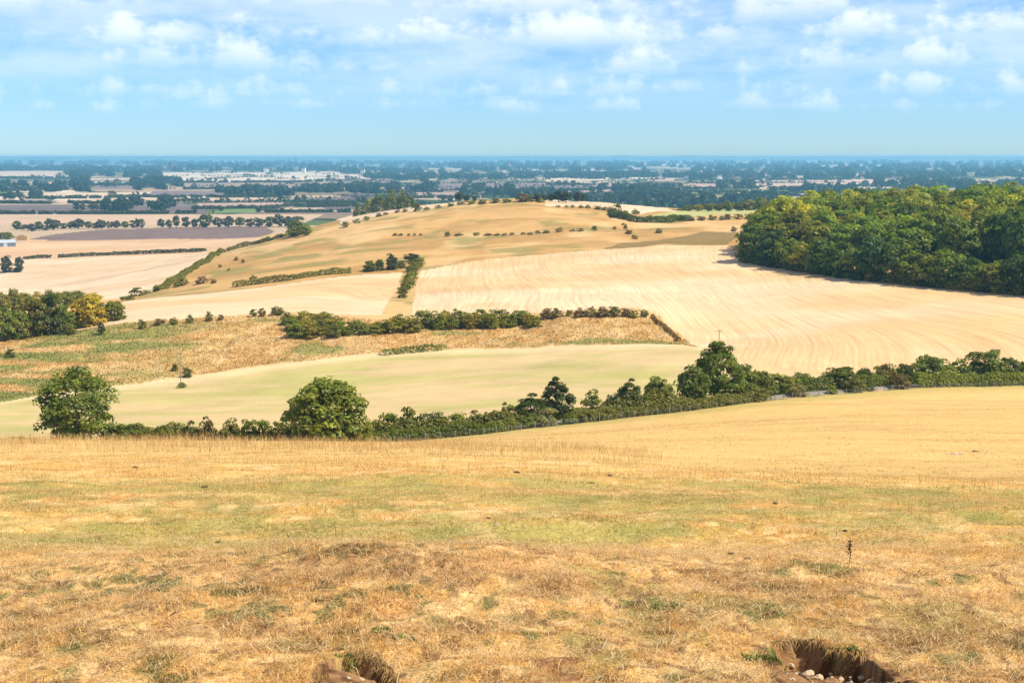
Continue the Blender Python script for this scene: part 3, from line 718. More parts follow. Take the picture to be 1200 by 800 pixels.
def put(px, base, top, w, tone, lib, kind, cat, label, d=None, **kw):
    loc = out_at(px, d) if d else at(px, base)
    s = m_per_px(loc[1]); h = (base - top) * s * 1.02
    if d:                                   # height that reaches the surveyed top from the ground at that distance
        h = fix(px, top, d)[2] - loc[2]
    return plant(kind, cat, label, loc, w * s, max(h, .4), tone, lib, **kw)
def row(items, kind, cat, where, lib, group=None, d=None, stem='stem', words={}, **kw):
    """a row of plants, told apart by their order from the left"""
    items = sorted(items, key=lambda t: t[0])
    W = dict(dark='dark green', deep='very dark green', mid='mid green', fresh='fresh green', olive='olive green', yellow='yellow green', pale='pale silvery green', brown='brown tinged', blue='bluish green', gold='golden yellow', bluegrey='grey green')
    for i, it in enumerate(items):
        px, base, top, w, tone = it[:5]
        dd = (it[5] if len(it) > 5 else d); dd = dd(px) if callable(dd) else dd
        put(px, base, top, w, tone, lib, kind, cat, f'{W[tone]} {cat}, {ORD[i]} from the left {where}', dd, group=group, stem=stem, **kw)
fd = lambda off: (lambda px: float(np.interp(px, [p for p, _ in FEN], [q_ for _, q_ in FEN])) + off)

# ---- the valley road: notable trees
put(88, 521, 433, 92, 'mid', 'near_airy', 'ash_tree', 'tree', 'large loose-crowned tree standing alone at the left behind the tall grass', fd(2)(88))
put(380, 521, 444, 94, (.195, .238, .030), 'near_full', 'oak_tree', 'tree', 'dense round bright green tree beside the left end of the wire fence', fd(-1)(380))
put(416, 521, 478, 40, 'yellow', 'bush', 'elder_bush', 'bush', 'bright yellow green bush against the right side of the round tree', fd(-3)(416), stem='stem')
put(653, 488, 441, 44, 'deep', 'ivy', 'holm_oak', 'tree', 'dark pointed evergreen tree above the road, tallest of the dark clump', fd(12)(653))
put(622, 489, 461, 52, 'dark', 'ivy', 'yew_tree', 'tree', 'low dark spreading tree leaning on the left of the pointed evergreen', fd(12)(622))
put(595, 486, 471, 22, 'olive', 'bush', 'thorn_bush', 'bush', 'small thin-topped thorn bush at the left foot of the dark evergreen clump', fd(13)(595), stem='stem')
put(694, 481, 457, 28, 'mid', 'bush', 'thorn_bush', 'bush', 'rounded mid green bush standing alone in the gap between two dark clumps', fd(11)(694), stem='stem')
put(717, 480, 461, 24, 'deep', 'bush', 'holly_bush', 'bush', 'dark low bush at the left foot of the domed tree by the road', fd(11)(717), stem='stem')
put(738, 480, 443, 36, 'dark', 'ivy', 'sycamore_tree', 'tree', 'dark domed tree by the road between the evergreen and the ash', fd(12)(738))
put(770, 476, 441, 36, 'fresh', 'near_full', 'hazel_tree', 'tree', 'lighter green round tree touching the right of the dark domed tree', fd(13)(770))
put(840, 471, 395, 68, 'mid', 'ash', 'ash_tree', 'tree', 'tallest roadside tree, tapering and open-topped, with a pole behind it', fd(13)(840))
put(812, 472, 424, 44, 'mid', 'mid', 'field_maple', 'tree', 'bushy green tree hugging the left of the tallest roadside tree', fd(11)(812))
put(868, 466, 422, 44, 'mid', 'mid', 'field_maple', 'tree', 'bushy green tree hugging the right of the tallest roadside tree', fd(13)(868))
row([(890, 462, 429, 34, 'mid'), (915, 458, 437, 40, 'fresh'), (940, 455, 437, 34, 'mid'), (985, 453, 427, 52, 'dark'), (1012, 452, 430, 26, 'dark'), (1036, 449, 424, 32, 'olive'), (1060, 447, 423, 36, 'dark'),
     (1092, 447, 412, 46, 'mid'), (1122, 446, 420, 26, 'mid'), (1153, 445, 409, 48, 'mid'), (1180, 443, 414, 24, 'dark'), (1206, 442, 421, 34, 'mid'), (1240, 440, 418, 40, 'mid')],
    'hedgerow_tree', 'small tree', 'beyond the road, right of the ash', 'mid', 'small trees beyond the road', fd(13), stem='tree')
# bushes beyond the road and between the road and the fence
row([(455, 503, 479, 32, 'mid'), (478, 502, 474, 26, 'olive'), (497, 502, 480, 34, 'dark'), (518, 500, 482, 20, 'mid'), (535, 500, 480, 26, 'fresh'), (558, 497, 479, 24, 'olive'), (572, 496, 482, 18, 'mid'), (588, 494, 482, 20, 'fresh')],
    'hawthorn_bush', 'bush', 'beyond the road, left of the evergreens', 'bush', 'bushes beyond the road', fd(12))
row([(440, 520, 503, 28, 'dark'), (460, 518, 501, 30, 'dark'), (483, 515, 499, 30, 'mid'), (505, 513, 498, 26, 'dark'), (528, 511, 496, 30, 'dark'), (550, 509, 494, 22, 'mid'), (567, 508, 494, 20, 'deep'), (584, 506, 495, 18, 'mid'),
     (600, 505, 489, 22, 'olive'), (618, 504, 487, 22, 'mid'), (641, 502, 476, 30, 'pale'), (668, 498, 484, 24, 'mid'), (686, 496, 480, 20, 'olive'), (707, 494, 477, 34, 'olive'), (730, 491, 476, 24, 'mid'), (748, 489, 477, 22, 'dark'),
     (768, 487, 475, 24, 'dark'), (788, 484, 473, 24, 'mid'), (806, 481, 471, 20, 'dark'), (828, 479, 468, 22, 'mid'), (847, 475, 459, 26, 'pale'), (866, 472, 464, 18, 'mid'), (884, 469, 454, 30, 'olive'), (934, 465, 449, 24, 'pale'),
     (974, 461, 451, 15, 'fresh'), (1003, 460, 441, 24, 'olive'), (1018, 459, 444, 14, 'mid'), (1053, 457, 436, 24, 'brown')],
    'hawthorn_bush', 'bush', 'along the wire fence beside the road', 'bush', 'bushes along the wire fence', fd(3.2))
row([(18, 522, 512, 40, 'olive'), (128, 520, 497, 26, 'mid'), (150, 520, 496, 34, 'mid'), (176, 520, 500, 24, 'olive'), (193, 520, 497, 28, 'mid'), (222, 520, 491, 22, 'dark'), (243, 520, 488, 26, 'brown'), (270, 520, 491, 30, 'olive'),
     (290, 520, 489, 26, 'mid'), (306, 520, 487, 32, 'mid'), (326, 520, 491, 22, 'olive'), (345, 520, 495, 24, 'mid')],
    'thorn_bush', 'bush', 'between the two big left trees', 'bush', 'bushes between the two big left trees', fd(5))

# ---- hedges: one clipped or ragged mass each
def hedge(label, pts, width, height, tone, leaf, dens, kind='hedge', smooth_pts=True, group=None, gaps=0.0, rag=.35):
    """pts are ground points (x, y); a rounded bank of leaves along them"""
    P = np.array(pts, float); sl = np.r_[0, np.cumsum(np.hypot(*np.diff(P, axis=0).T))]
    L_ = sl[-1]; n = int(dens * L_); r = np.random.default_rng(int(L_ * 10) % 9973)
    t = r.uniform(0, L_, n); x = np.interp(t, sl, P[:, 0]); y = np.interp(t, sl, P[:, 1])
    i = np.clip(np.searchsorted(sl, t) - 1, 0, len(P) - 2); d = unit(np.diff(P, axis=0))[i]
    nz = fbm(t / (height * 1.6), t * 0 + L_, 3); hh = height * (1 - rag + 2 * rag * nz); ww = width * (.75 + .5 * fbm(t / (height * 1.3) + 50, t * 0, 2))
    if gaps:
        k_ = fbm(t / (height * 4) + 9, t * 0 + 3, 2) > gaps; x, y, t, hh, ww, d = x[k_], y[k_], t[k_], hh[k_], ww[k_], d[k_]; n = len(x)
    a = r.uniform(-.1, np.pi + .1, n); q_ = r.uniform(.75, 1.08, n)
    o = np.cos(a) * ww / 2 * q_; z = np.clip(np.sin(a), 0, 1) ** .7 * hh * q_
    c = np.stack([x - d[:, 1] * o, y + d[:, 0] * o, z], -1); c[:, 2] += H(c[:, 0], c[:, 1])
    nr_ = unit(np.stack([-d[:, 1] * np.cos(a), d[:, 0] * np.cos(a), np.sin(a) + .3], -1) + r.normal(size=(n, 3)) * .5)
    V, Q = leaf_quads(c, nr_, leaf * r.uniform(.6, 1.3, n), r)
    tn = (.75 + .5 * fbm(t / (height * 1.5) + 3, t * 0 + 7, 2)) * r.uniform(.7, 1.3, n)
    base = np.array([P[len(P) // 2][0], P[len(P) // 2][1], float(H(*P[len(P) // 2]))])
    me = np_mesh(kind, V - base, Q, {'tone': np.repeat(np.stack([tn, tn, tn], -1), 4, 0)})
    ob = link(kind, me, M_leaf); ob.location = base
    ob.color = tuple(G_[tone] if isinstance(tone, str) else tone) + (1,)
    tag(ob, label, 'hedge', group); return ob
def ground(*pts): return [at(px, py)[:2] for px, py in pts]
def fline(p0, p1, off, n=12): return [out_at(p, fd(off)(p))[:2] for p in np.linspace(p0, p1, n)]
hedge('tall clipped green hedge along the fence at the right edge of the photo', fline(1072, 1260, 3.5), 2.6, 3.6, 'fresh', .30, 130)
hedge('low dark ragged hedge along the fence below the bright round tree', fline(424, 600, 2.0), 1.9, 2.2, 'mid', .26, 150)
hedge('low green hedge along the fence between the evergreens and the ash', fline(690, 900, 2.0), 1.8, 2.1, 'olive', .26, 140, gaps=.22)
hedge('ragged hedge beyond the road in front of the right-hand small trees', fline(880, 1230, 11.0), 2.8, 3.2, 'mid', .32, 120)
hedge('thin hedge beyond the road in front of the pale meadow', fline(430, 800, 10.5), 3.0, 3.3, 'olive', .30, 170, gaps=.26, rag=.6)
hedge('long low olive hedge behind the tall grass between the two big left trees', fline(122, 345, 6), 3.0, 3.6, 'olive', .30, 150, rag=.55)
# ------------------------------------------------------------------ rough bank, scrub and field bushes
put(119, 392, 376, 13, 'deep', 'pine', 'spruce_tree', 'conifer', 'small dark pointed conifer standing alone at the right of the left wood')
row([(167, 385, 374, 11, 'olive'), (187, 381, 372, 14, 'brown'), (203, 380, 371, 12, 'olive'), (223, 378, 368, 10, 'mid'), (245, 376, 365, 10, 'olive'), (259, 375, 368, 8, 'brown'), (297, 371, 361, 9, 'dark'), (307, 371, 360, 10, 'brown'), (325, 369, 358, 16, 'olive')],
    'thorn_bush', 'bush', 'on the bank lip left of the scrub', 'bush', 'bushes on the lip of the bank')
put(220, 442, 430, 12, 'dark', 'bush', 'juniper_bush', 'bush', 'dark upright bush on the bank just right of the utility pole', stem='stem')
put(205, 434, 425, 8, 'dark', 'bush', 'juniper_bush', 'bush', 'small dark bush on the bank just left of the utility pole', stem='stem')
put(213, 454, 447, 11, 'olive', 'bush', 'thorn_bush', 'bush', 'tiny bush at the foot of the utility pole in the pale meadow', stem='stem')
put(12, 419, 408, 12, 'dark', 'bush', 'thorn_bush', 'bush', 'dark bush on the bank below the left wood, at the left edge', stem='stem')
th = []
rt = random.Random(4)
for i in range(15):
    px = 338 + i * 4.3 + rt.uniform(-2, 2); th.append((px, 380 + 18 * ((i * 7) % 5) / 5 + (px - 338) * .02, 0, rt.uniform(18, 26), rt.choice(['fresh', 'fresh', 'yellow', 'olive'])))
th = [(p, b, b - rt.uniform(14, 18), w, t_) for p, b, _, w, t_ in th]
row(th, 'hawthorn_bush', 'bush', 'in the rounded scrub thicket', 'bush', 'bushes of the rounded scrub thicket', vary=.15)
th = []
for i in range(34):
    px = 398 + i * 6.9; b = 392 - (px - 398) * .035 + rt.uniform(-4, 3); hh = 13 + 9 * math.sin(min(1, max(0, (px - 400) / 230)) * 3.1)
    if px < 455: hh *= .9
    th.append((px, b - (4 if 490 < px < 620 else 0), b - (4 if 490 < px < 620 else 0) - hh * rt.uniform(.75, 1), rt.uniform(16, 26), rt.choice(['olive', 'fresh', 'fresh', 'yellow', 'yellow'])))
row(th, 'hawthorn_bush', 'bush', 'in the long scrub belt', 'bush', 'bushes of the long scrub belt', vary=.15)
row([(641, 373, 360, 16, 'brown'), (653, 372, 361, 14, 'brown'), (667, 370, 362, 8, 'olive'), (680, 371, 360, 16, 'brown'), (693, 371, 359, 14, 'olive'), (706, 371, 359, 16, 'brown'), (720, 371, 358, 16, 'dark'), (733, 371, 360, 12, 'brown'), (742, 372, 363, 14, 'olive'), (755, 371, 362, 10, 'mid')],
    'thorn_bush', 'bush', 'in the row under the big stubble', 'bush', 'brown bushes under the big stubble field')
hedge('narrow bright green bramble hedge at the foot of the bank', ground((447, 416), (475, 413), (500, 411), (520, 409)), 4, 1.8, 'mid', .4, 30)
hedge('thin brown hedge down the right end of the bank', ground((764, 371), (780, 385), (796, 400)), 1.5, 1.2, 'brown', .3, 30)
# bushes between the two stubble fields
row([(472, 349, 336, 13, 'olive'), (475, 343, 330, 15, 'mid'), (478, 338, 324, 17, 'olive'), (480, 330, 318, 17, 'fresh'), (482, 324, 312, 16, 'mid'), (485, 318, 306, 18, 'olive'), (488, 313, 302, 20, 'mid'), (492, 309, 301, 14, 'olive')],
    'thorn_bush', 'bush', 'between the two stubble fields', 'bush', 'bushes between the two stubble fields')
row([(433, 318, 304, 16, 'mid'), (445, 317, 302, 11, 'dark'), (459, 316, 297, 15, 'deep'), (470, 314, 305, 12, 'olive'), (483, 306, 296, 20, 'deep')], 'hedgerow_tree', 'small tree', 'at the middle stubble\'s top corner', 'mid', 'small trees at the stubble corner', stem='tree')
hedge('ragged low hedge along the top of the middle stubble field', ground((272, 337), (300, 333), (340, 328), (380, 322), (420, 319), (466, 316)), 4, 2.6, 'olive', .42, 55, gaps=.38)
hedge('thick green hedge climbing from the left wood to the hill spur', ground((183, 342), (200, 332), (222, 318), (246, 304), (262, 296), (283, 290), (305, 285), (330, 279), (345, 275)), 4.2, 3.2, 'olive', .5, 48, gaps=.24, rag=.5)
row([(160, 347, 336, 18, 'olive'), (172, 344, 339, 12, 'fresh'), (148, 352, 345, 18, 'mid'), (208, 336, 329, 10, 'olive'), (214, 334, 325, 14, 'olive'), (237, 332, 323, 15, 'brown'), (250, 332, 326, 8, 'brown'),
     (258, 313, 309, 5, 'olive'), (277, 305, 300, 6, 'olive'), (285, 308, 303, 5, 'olive'), (297, 328, 322, 9, 'olive'), (268, 317, 314, 4, 'mid')], 'thorn_bush', 'bush', 'beside the thick climbing hedge', 'far_bush', 'bushes on the hill foot')
row([(346, 277, 258, 20, 'mid'), (359, 276, 262, 15, 'fresh')], 'oak_tree', 'tree', 'atop the thick climbing hedge', 'mid', 'pair of trees on the hill spur', stem='tree')
# chalk hill: bushes on the sunk fence line, ridges and clumps
row([(463, 276, 273, 6, 'brown'), (470, 276, 273, 6, 'olive'), (479, 276, 273, 4, 'brown'), (486, 276, 273, 4, 'olive'), (493, 276, 273, 4, 'brown'), (524, 277, 271, 7, 'dark'), (538, 276, 273, 10, 'olive'), (558, 276, 272, 9, 'olive'),
     (572, 276, 273, 11, 'brown'), (582, 276, 273, 9, 'olive'), (591, 276, 273, 8, 'brown'), (600, 275, 272, 7, 'olive'), (613, 275, 272, 7, 'brown'), (621, 275, 272, 8, 'dark'), (630, 274, 270, 8, 'olive'), (640, 273, 269, 10, 'olive'), (655, 272, 265, 9, 'pale'),
     (671, 271, 268, 8, 'brown'), (680, 271, 267, 9, 'dark'), (697, 270, 264, 7, 'dark'), (720, 269, 265, 5, 'brown'), (733, 268, 262, 5, 'brown'), (737, 274, 268, 9, 'brown'), (744, 280, 275, 9, 'brown'), (772, 273, 267, 9, 'dark'), (730, 264, 261, 4, 'mid')],
    'thorn_bush', 'bush', 'across the middle of the round hill', 'far_bush', 'bush line across the round hill')
row([(405, 266, 259, 9, 'olive'), (418, 262, 256, 9, 'mid'), (430, 258, 253, 8, 'olive'), (444, 254, 249, 8, 'mid'), (452, 252, 248, 7, 'olive'), (466, 249, 245, 7, 'brown'), (475, 248, 244, 7, 'olive'), (488, 248, 237, 11, 'mid'), (500, 246, 242, 7, 'brown'), (514, 244, 240, 8, 'olive'),
     (528, 242, 237, 9, 'mid'), (540, 240, 235, 11, 'olive'), (552, 239, 234, 11, 'mid'), (566, 238.4, 233, 12, 'olive'), (580, 237.4, 232, 12, 'olive'), (594, 237, 232, 11, 'mid'), (612, 236.4, 226, 15, 'brown'), (620, 236.3, 227, 13, 'olive'), (634, 237, 231, 8, 'fresh')],
    'thorn_bush', 'bush', 'along the round hill\'s left shoulder', 'far_bush', 'bushes on the left shoulder of the hill')
row([(436, 246, 231, 15, 'yellow', 1560), (447, 246, 226, 19, 'mid', 1560), (462, 246, 223, 23, 'olive', 1540), (477, 246, 223, 22, 'mid', 1540), (424, 246, 238, 14, 'fresh', 1560), (484, 246, 228, 12, 'dark', 1540)],
    'beech_tree', 'tree', 'in the clump left of the round hill', 'mid_olive', 'clump on the brow of the hill', stem='tree')
row([(654, 243, 240, 6, 'olive'), (664, 243.2, 240, 6, 'mid'), (671, 243.3, 240, 6, 'olive'), (681, 243.6, 240, 6, 'olive'), (689, 244, 240, 7, 'mid'), (700, 245.5, 240.5, 10, 'dark'), (709, 246.5, 241.5, 10, 'olive'), (717, 248, 242, 10, 'mid'), (724, 250, 237, 12, 'fresh'), (733, 254, 246, 10, 'mid'), (745, 251, 245, 10, 'olive')],
    'thorn_bush', 'bush', 'along the round hill\'s right shoulder', 'far_bush', 'bushes on the right shoulder of the hill')
hedge('thick dark hedge curving over the right shoulder of the round hill', ground((716, 251), (730, 256), (745, 260), (760, 261), (785, 260), (806, 258)), 7, 4.2, 'dark', .65, 50)
row([(800, 259, 252, 12, 'dark'), (810, 259, 253, 9, 'brown'), (822, 258.5, 252, 11, 'brown'), (835, 258, 251.5, 11, 'brown'), (846, 258, 252, 8, 'olive'), (853, 257.5, 250, 10, 'brown'), (866, 257, 250.5, 12, 'brown'), (877, 257, 250, 10, 'brown'), (860, 271, 265, 7, 'brown')],
    'thorn_bush', 'bush', 'in the brown row left of the wood', 'far_bush', 'brown bushes left of the big wood')
row([(803, 250, 240, 14, 'olive'), (814, 250, 239, 14, 'yellow'), (826, 250, 238, 15, 'fresh'), (838, 249.5, 238, 14, 'olive'), (849, 249, 235, 15, 'fresh'), (861, 249, 236, 14, 'mid'), (873, 249, 233, 17, 'yellow'), (886, 249, 231, 18, 'fresh'), (899, 249, 234, 16, 'fresh'), (911, 249, 233, 16, 'olive'), (795, 250, 244, 12, 'mid'), (786, 249, 245, 10, 'olive'),
     (924, 249, 232, 18, 'mid'), (937, 249, 234, 18, 'fresh')],
    'ash_tree', 'tree', 'in the sunlit belt behind the wood', 'mid_olive', 'sunlit belt behind the big wood', d=1270, stem='tree')

# ------------------------------------------------------------------ left wood
row([(4, 399, 353, 32, 'fresh'), (22, 397, 358, 32, 'fresh'), (42, 394, 346, 30, 'olive'), (60, 392, 343, 34, 'dark'), (74, 390, 352, 24, 'fresh'), (86, 385, 362, 22, 'mid'), (104, 382, 344, 40, 'gold'), (116, 378, 352, 26, 'yellow'), (134, 375, 349, 27, 'fresh')],
    'beech_tree', 'tree', 'in the left wood\'s front row', 'mid', 'front row of the left wood', stem='tree')
row([(8, 384, 341, 22, 'yellow'), (22, 382, 337, 16, 'mid'), (34, 380, 342, 22, 'yellow'), (50, 378, 342, 18, 'yellow'), (66, 376, 339, 24, 'fresh'), (82, 374, 341, 26, 'fresh'), (96, 372, 340, 22, 'mid'), (114, 372, 343, 24, 'gold')],
    'ash_tree', 'tree', 'in the left wood\'s second row', 'mid_olive', 'second row of the left wood', stem='tree', d=lambda px: 560 + px * .6)
put(82, 392, 378, 16, 'olive', 'bush', 'elder_bush', 'bush', 'small ragged bush at the right foot of the left wood, above the green bank', stem='stem')

# ------------------------------------------------------------------ big wood on the right
def edge_pt(px):
    ex = np.array(WOOD_EDGE); return at(px, float(np.interp(px, ex[:, 0], ex[:, 1])))
Wn = dict(dark='dark green', blue='bluish green', mid='mid green', olive='olive green', yellow='yellow green', deep='very dark green')
fr = [(880, 'dark', 19), (903, 'blue', 17), (925, 'mid', 16), (944, 'yellow', 13), (962, 'dark', 17), (984, 'dark', 17), (1004, 'mid', 14), (1024, 'blue', 19), (1048, 'dark', 17), (1072, 'mid', 15), (1090, 'olive', 13), (1112, 'mid', 16), (1136, 'dark', 14), (1154, 'mid', 12), (1174, 'olive', 12), (1194, 'deep', 15), (1218, 'dark', 16), (1246, 'mid', 16)]
for i, (px, tone, h) in enumerate(fr):
    x, y, z = edge_pt(px); y += 5.5; x += 1
    plant('beech_tree', 'tree', f'{Wn[tone]} edge tree, {ORD[i]} from the left along the front of the big wood', (x, y, float(H(x, y))), 15, h, np.array(G_[tone]) * C(1.1, 1.22, 1), 'mid', 'front edge of the big wood', sink=.4)
ub = 0
for px in np.arange(868, 1230, 9.5):
    x, y, z = edge_pt(px + rt.uniform(-3, 3)); y += rt.uniform(-.3, 1.0)
    t_ = rt.choice(['mid', 'olive', 'dark', 'blue', 'yellow'])
    plant('hazel_bush', 'bush', f'{Wn[t_]} undergrowth bush, {ORD[ub]} from the left under the big wood edge', (x, y, float(H(x, y))), rt.uniform(5, 8), rt.uniform(3.0, 6.0), t_, 'bush', 'undergrowth along the big wood', stem='stem', sink=.2); ub += 1
nW = 0
yy = 0.0
def wood_left(y): return np.interp(y, [560, 670, 760, 900, 1020], [250, 120, 148, 196, 245])
def wood_back(x): return np.interp(x, [100, 140, 185, 215, 270, 300, 330, 420], [760, 860, 930, 1000, 1010, 900, 820, 800])
y = 520.0
while y < 1010:
    sp = 12.8 + (y - 520) * .009
    x = 60 + rt.uniform(0, sp)
    while x < (y * .40):
        px = x + rt.uniform(-3, 3); py_ = y + rt.uniform(-3.5, 3.5)
        e = np.interp(px, WEX, WEY) if nW else None
        if nW == 0:
            ed = np.array([edge_pt(q_)[:2] for q_ in range(864, 1320, 12)]); o_ = np.argsort(ed[:, 0]); WEX, WEY = ed[o_, 0], ed[o_, 1]; nW = 1; e = np.interp(px, WEX, WEY)
        front = py_ - (e if px > WEX[0] else 9999)
        if px > WEX[0] + 8 and front > 12 and px > wood_left(py_) - 4 and py_ < wood_back(px):
            n_ = fbm(np.array([px / 38.]), np.array([py_ / 38.]), 3)[0]
            t_ = 'yellow' if n_ > .60 else 'olive' if n_ > .50 else 'mid' if n_ > .40 else 'dark'
            if rt.random() < .22: t_ = rt.choice(['dark', 'mid', 'olive', 'yellow', 'brown' if rt.random() < .3 else 'olive'])
            h = rt.uniform(15.5, 24) - 4.5 * sstep(60, 0, front) + (-3.5 if abs(px / py_ - .322) < .012 and py_ > 700 else 0)
            big = rt.uniform(.85, 1.35)
            where = 'near' if front < 60 else 'middle' if front < 180 else 'back'
            lab = {'dark': 'dark green', 'mid': 'mid green', 'olive': 'olive', 'yellow': 'yellow green', 'brown': 'brownish'}[t_] + {'near': ' crown just behind the front edge of the big right-hand wood', 'middle': ' crown in the middle of the big right-hand wood', 'back': ' crown towards the back skyline of the big right-hand wood'}[where]
            plant('beech_tree' if t_ in ('mid', 'dark') else 'ash_tree', 'tree', lab, (px, py_, float(H(px, py_))), sp * 1.2 * big, float(h), np.array(G_[t_]) * C(1.2, 1.36, 1.0), 'mid' if t_ in ('mid', 'dark') else 'mid_olive', lab.replace(' crown', ' crowns'), vary=.30)
        x += sp
    y += sp * .92

# ------------------------------------------------------------------ the plain
def field_sheet(name, pts, col, m, lift, rows_ang=30, sp=40.):
    P = np.array([at(px, py)[:2] for px, py in pts])
    bm = bmesh.new(); vs = [bm.verts.new((x, y, PLAIN + lift)) for x, y in P]
    f = bm.faces.new(vs)
    if f.normal.z < 0: f.normal_flip()
    bmesh.ops.triangulate(bm, faces=bm.faces[:])
    me = bpy.data.meshes.new(name); bm.to_mesh(me); bm.free()
    n = len(me.vertices); co = np.zeros(n * 3, np.float32); me.vertices.foreach_get('co', co); co = co.reshape(-1, 3)
    a = math.radians(rows_ang)
    for nm, v in (('s', (co[:, 0] * math.sin(a) - co[:, 1] * math.cos(a)) / sp), ('l', co[:, 0] * math.cos(a) + co[:, 1] * math.sin(a))):
        q_ = me.attributes.new(nm, 'FLOAT', 'POINT'); q_.data.foreach_set('value', v.astype(np.float32))
    q_ = me.attributes.new('albedo', 'FLOAT_COLOR', 'POINT'); q_.data.foreach_set('color', np.tile(np.r_[col, 1].astype(np.float32), n))
    return tag(link(name, me, m), kind='structure')
M_pf = ground_mat('far_field', 0.08, 0.12, 0.006, 0, rows=(1.0, 0.18, 0.4, 0.12))
m, N, L, out = nodes('far_plain')
P_ = N('ShaderNodeNewGeometry').outputs['Position']
vr = N('ShaderNodeTexVoronoi', Scale=1 / 420.); vr.inputs['Randomness'].default_value = .8; L(P_, vr.inputs['Vector'])
sx = N('ShaderNodeSeparateColor'); L(vr.outputs['Color'], sx.inputs[0])
fc = N('ShaderNodeValToRGB'); fc.color_ramp.interpolation = 'CONSTANT'; e = fc.color_ramp.elements
stops = [(0, (.06, .085, .03)), (.15, (.09, .12, .04)), (.28, (.17, .18, .07)), (.40, (.34, .24, .14)), (.56, (.20, .15, .10)), (.68, (.44, .33, .21)), (.84, (.56, .45, .31))]
while len(e) < len(stops): e.new(.5)
for i, (p, c) in enumerate(stops): e[i].position = p; e[i].color = c + (1,)
L(sx.outputs[0], fc.inputs[0])
ve = N('ShaderNodeTexVoronoi', Scale=1 / 420., _feature='DISTANCE_TO_EDGE'); ve.inputs['Randomness'].default_value = .8; L(P_, ve.inputs['Vector'])
eg = ramp(N, L, ve.outputs['Distance'], [(.018, 0.), (.03, 1.)])
c = mixc(N, L, eg, (.03, .045, .022), fc.outputs[0])
vm = N('ShaderNodeVectorMath', _operation='SCALE'); L(c, vm.inputs[0]); L(mathn(N, L, 'MULTIPLY_ADD', noise(N, L, P_, .01, 4), .6, .7), vm.inputs['Scale'])
b = N('ShaderNodeBsdfDiffuse'); L(vm.outputs[0], b.inputs[0]); L(b.outputs[0], out.inputs[0])
M_plain = m
me = bpy.data.meshes.new('plain')
me.from_pydata([(-52000, 900, PLAIN - .4), (52000, 900, PLAIN - .4), (52000, 62000, PLAIN - .4), (-52000, 62000, PLAIN - .4)], [], [(0, 1, 2, 3)])
tag(link('plain', me, M_plain), kind='structure')
PALEF, PINK, PURP_SHADE, BROWN, WHITEF, GRN = C(.52, .39, .26), C(.36, .25, .18), C(.135, .098, .088), C(.20, .135, .10), C(.56, .45, .32), C(.13, .19, .055)  # the purple is dark soil with cloud shade put into the colour
